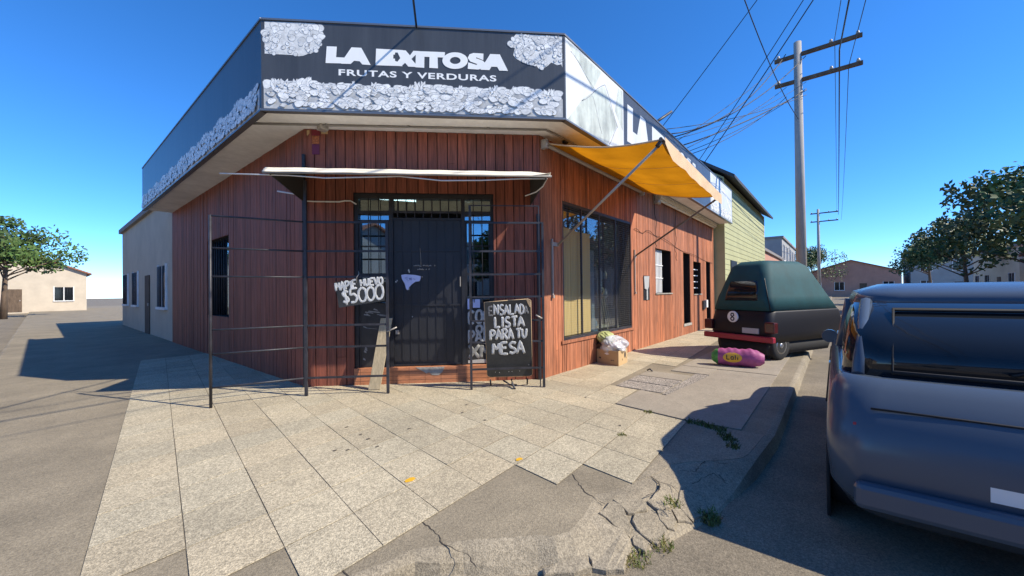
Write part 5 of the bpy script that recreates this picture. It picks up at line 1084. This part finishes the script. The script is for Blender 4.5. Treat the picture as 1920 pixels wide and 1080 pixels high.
house((-13, -6, 0), frame((-12.5, -8.5, 0), (0, 1, 0), (1, 0, 0)), 9, 8, 3.1, 'render2', 'grey gabled house diagonally opposite the shop', 'gable', 2.3, 4)
house((-15, -15, 0), frame((-21, -11, 0), (q, -q, 0), (q, q, 0)), 16, 8, 5.6, 'render2', 'grey two storey house on the far diagonal corner', 'flat', 1, 14)
for y, wd, h, m, rf, lb in ((10, 10, 3.6, 'render1', 'gable', 'cream gabled house across the left street'), (22, 9, 5.8, 'render2', 'flat', 'grey two storey house across the left street'), (33, 12, 3.8, 'render3', 'flat', 'salmon house far along the left street')):
    house((-10, y, 0), frame((-10, y, 0), (0, 1, 0), (1, 0, 0)), wd, 8, h, m, lb, rf, 1.8, int(y))
house((LX, 15.1, 0), frame((LX, 26, 0), (0, -1, 0), (-1, 0, 0)), 10.9, 9, 4.3, 'render1', 'cream house next door along the left street', 'flat', 1, 9)
house((27.2, 3.4, 0), frame((27.2, 3.4, 0), (1, 0, 0), (0, -1, 0)), 12, 8, 3.7, 'render3', 'salmon house beyond the olive one', 'flat', 1, 10)
house((39.6, 3.4, 0), frame((39.6, 3.4, 0), (1, 0, 0), (0, -1, 0)), 14, 8, 5.6, 'render2', 'grey two storey house at the far end of the pavement', 'flat', 1, 11)
for k, (y, wd, h, m, rf) in enumerate(((-34, 14, 4.2, 'render1', 'gable'), (-19, 10, 6.2, 'render2', 'flat'), (-8, 12, 3.9, 'render3', 'gable'))):
    house((86, y, 0), frame((86, y + wd, 0), (0, -1, 0), (-1, 0, 0)), wd, 9, h, m, ('cream gabled house closing the far end of the side street', 'grey two storey house closing the far end of the side street', 'salmon gabled house closing the far end of the side street')[k], rf, 2.0, 60 + k)
for k, (x, wd, h, m, rf) in enumerate(((-16, 9, 5.8, 'render2', 'flat'), (-6, 9, 3.7, 'render1', 'gable'))):
    house((x, 58, 0), frame((x, 58, 0), (1, 0, 0), (0, -1, 0)), wd, 9, h, m, ('grey two storey house closing the left street', 'cream gabled house closing the left street')[k], rf, 2.0, 70 + k)
g = MB(); g.box((-80, -7.6, -.14), (80, -10, -.01)); g.build('far_pavement', M['slab'], kind='structure')

# ---------------------------------------------------------------- street trees
def tree(x, y, h, r, seed, label):
    t = thing('street_tree', (x, y, 0), label, 'tree'); rr = random.Random(seed)
    g = MB(); g.tube([(x, y, -.14), (x + .05, y, h * .25), (x + .1, y + .08, h * .5), (x, y + .1, h * .8)], .1, 10, rs=[.2, .14, .1, .03])
    tips = []
    for k in range(9):
        a = rr.uniform(0, 6.28); z0 = h * rr.uniform(.3, .55); L = r * rr.uniform(.6, 1); e = (x + math.cos(a) * L, y + math.sin(a) * L, z0 + h * rr.uniform(.12, .35)); g.tube([(x + .06, y + .05, z0), ((x * 2 + e[0]) / 3, (y * 2 + e[1]) / 3, z0 + .5), e], .05, 6, rs=[.06, .04, .012]); tips.append(e)
    g.build('trunk', M['bark'], t)
    g = MB(); cl = [(Vector(e), rr.uniform(.5, 1) * r * .5) for e in tips] + [(Vector((x + rr.gauss(0, r * .4), y + rr.gauss(0, r * .4), h * rr.uniform(.6, .97))), rr.uniform(.35, .6) * r * .7) for _ in range(16)]
    for cc, cr in cl:
        tn = rr.uniform(.55, 1.5)
        for _ in range(230):
            d = Vector((rr.gauss(0, 1), rr.gauss(0, 1), rr.gauss(0, .8))).normalized() * cr * rr.random() ** .4; p = cc + d; s = rr.uniform(.09, .19); u = Vector((rr.gauss(0, 1), rr.gauss(0, 1), rr.gauss(0, 1))).normalized() * s; w = u.orthogonal().normalized() * s * .55
            k = tn * rr.uniform(.7, 1.3); g.tone = (k * rr.uniform(.85, 1.2), k, k * .9); g.poly([p - u, p + w, p + u, p - w])
    g.build('crown', M['leafy'], t, recalc=False)
tree(-9.5, -12.5, 5.5, 2.4, 9, 'leafy tree on the far diagonal corner'); tree(24, -8.3, 6.5, 2.6, 1, 'leafy tree in front of the salmon house across the street'); tree(34, -8.4, 7.5, 3.0, 2, 'taller leafy tree farther along the opposite pavement'); tree(48, -8.2, 7, 3, 3, 'farthest leafy tree on the opposite pavement'); tree(-6.5, 31, 7, 3, 5, 'leafy tree far along the left street'); tree(70, -9, 7.5, 3.4, 12, 'leafy tree near the far end of the side street'); tree(84, 3, 8, 3.6, 13, 'leafy tree closing the end of the side street'); tree(-1.6, 44, 7, 3, 14, 'leafy tree at the end of the left street'); tree(12.2, -8.6, 5.2, 2.0, 6, 'small leafy tree beside the cream gabled house')

# ---------------------------------------------------------------- poles and overhead cables
def pole(x, y, h, label):
    t = thing('utility_pole', (x, y, 0), label, 'pole')
    g = MB(); g.tube([(x, y, -.13), (x, y, h)], .12, 12, rs=[.15, .1]); g.build('shaft', M['pole'], t)
    for z in (h - .4, h - 1.2): g = MB(); g.box((x - .05, y - 1.5, z - .05), (x + .05, y + .6, z + .05)); g.build('crossarm', M['bark'], t)
    g = MB()
    for z in (h - .35, h - 1.15):
        for yy in (-1.4, -.8, .5): g.lathe((x, y + yy, z), (0, 0, 1), [(.03, 0), (.05, .04), (.03, .1)], 10)
    g.build('insulators', M['alu'], t)
pole(15, .8, 9.0, 'concrete utility pole on the pavement beyond the dark vehicle'); pole(-10, -9.6, 8.0, 'concrete utility pole on the opposite corner'); pole(-22, -1.2, 8, 'concrete utility pole along the side street behind'); pole(48, 1.2, 9, 'concrete utility pole far along the side street')
def wire(pts, r, label, group=None):
    g = MB(); g.tube(pts, r, 5); return tag(g.build('overhead_cable', M['wire']), label, 'cable', group)
for dy, dz, r in ((0, 0, .02), (.1, .38, .009), (-.2, -.55, .009)):
    wire(sag((-22, -2.34 + dy, 6.22 + dz), (15, -.19 + dy, 8.37 + dz), .02), r, 'overhead street cable running parallel to the side street kerb', 'overhead street cables')
    wire(sag((15, -.19 + dy, 8.37 + dz), (48, -.3 + dy, 8.3 + dz), .5), r, 'overhead street cable stretch beyond the nearer pole', 'far overhead street cables')
wire([(3.2446, 4.3077, 4.95), (2.928, 3.946, 4.965), (-9.9, -10.6, 5.75)], .015, 'thick dark cable reaching the top of the front sign')
PT = (15, .8)
for i, (u, z1, sg, r) in enumerate(((4.0, 7.3, .15, .008), (4.35, 8.75, .55, .013), (4.6, 8.5, .35, .013), (4.9, 8.6, .1, .008), (5.3, 7.45, .12, .015), (5.6, 7.7, .1, .008), (5.85, 7.5, .15, .008), (6.1, 7.4, .2, .009), (4.75, 7.7, .2, .006))):
    wire(sag(FR(u, 4.97, .62), (PT[0], PT[1] + (.3 if i % 2 else -.2), z1), sg), r, 'overhead cable fanning out from the shop roof to the pole on the right', 'cables fanning to the shop roof')
for u, e, r, lb in ((3.85, (9, -.55, 8.9), .008, 'single cable rising steeply from the roof mast'), (6.85, (9, -.55, 8.05), .009, 'steep cable dropping to the far roof edge, upper of the two'), (7.3, (9.6, -.5, 8.05), .012, 'steep cable dropping to the far roof edge, lower of the two')):
    wire(sag(FR(u, 4.97, .62), e, .05), r, lb)
wire(sag((4.4, 1.5, 7.8), (15, .8, 6.6), .6), .01, 'lone cable crossing the top right corner of the sky')
g = MB(); g.tube([(8.45, 3.1, 4.9), (8.95, 2.75, 5.32)], .03, 8); tag(g.build('roof_mast', M['grille']), 'short dark tube mast leaning out over the side sign', 'mast')
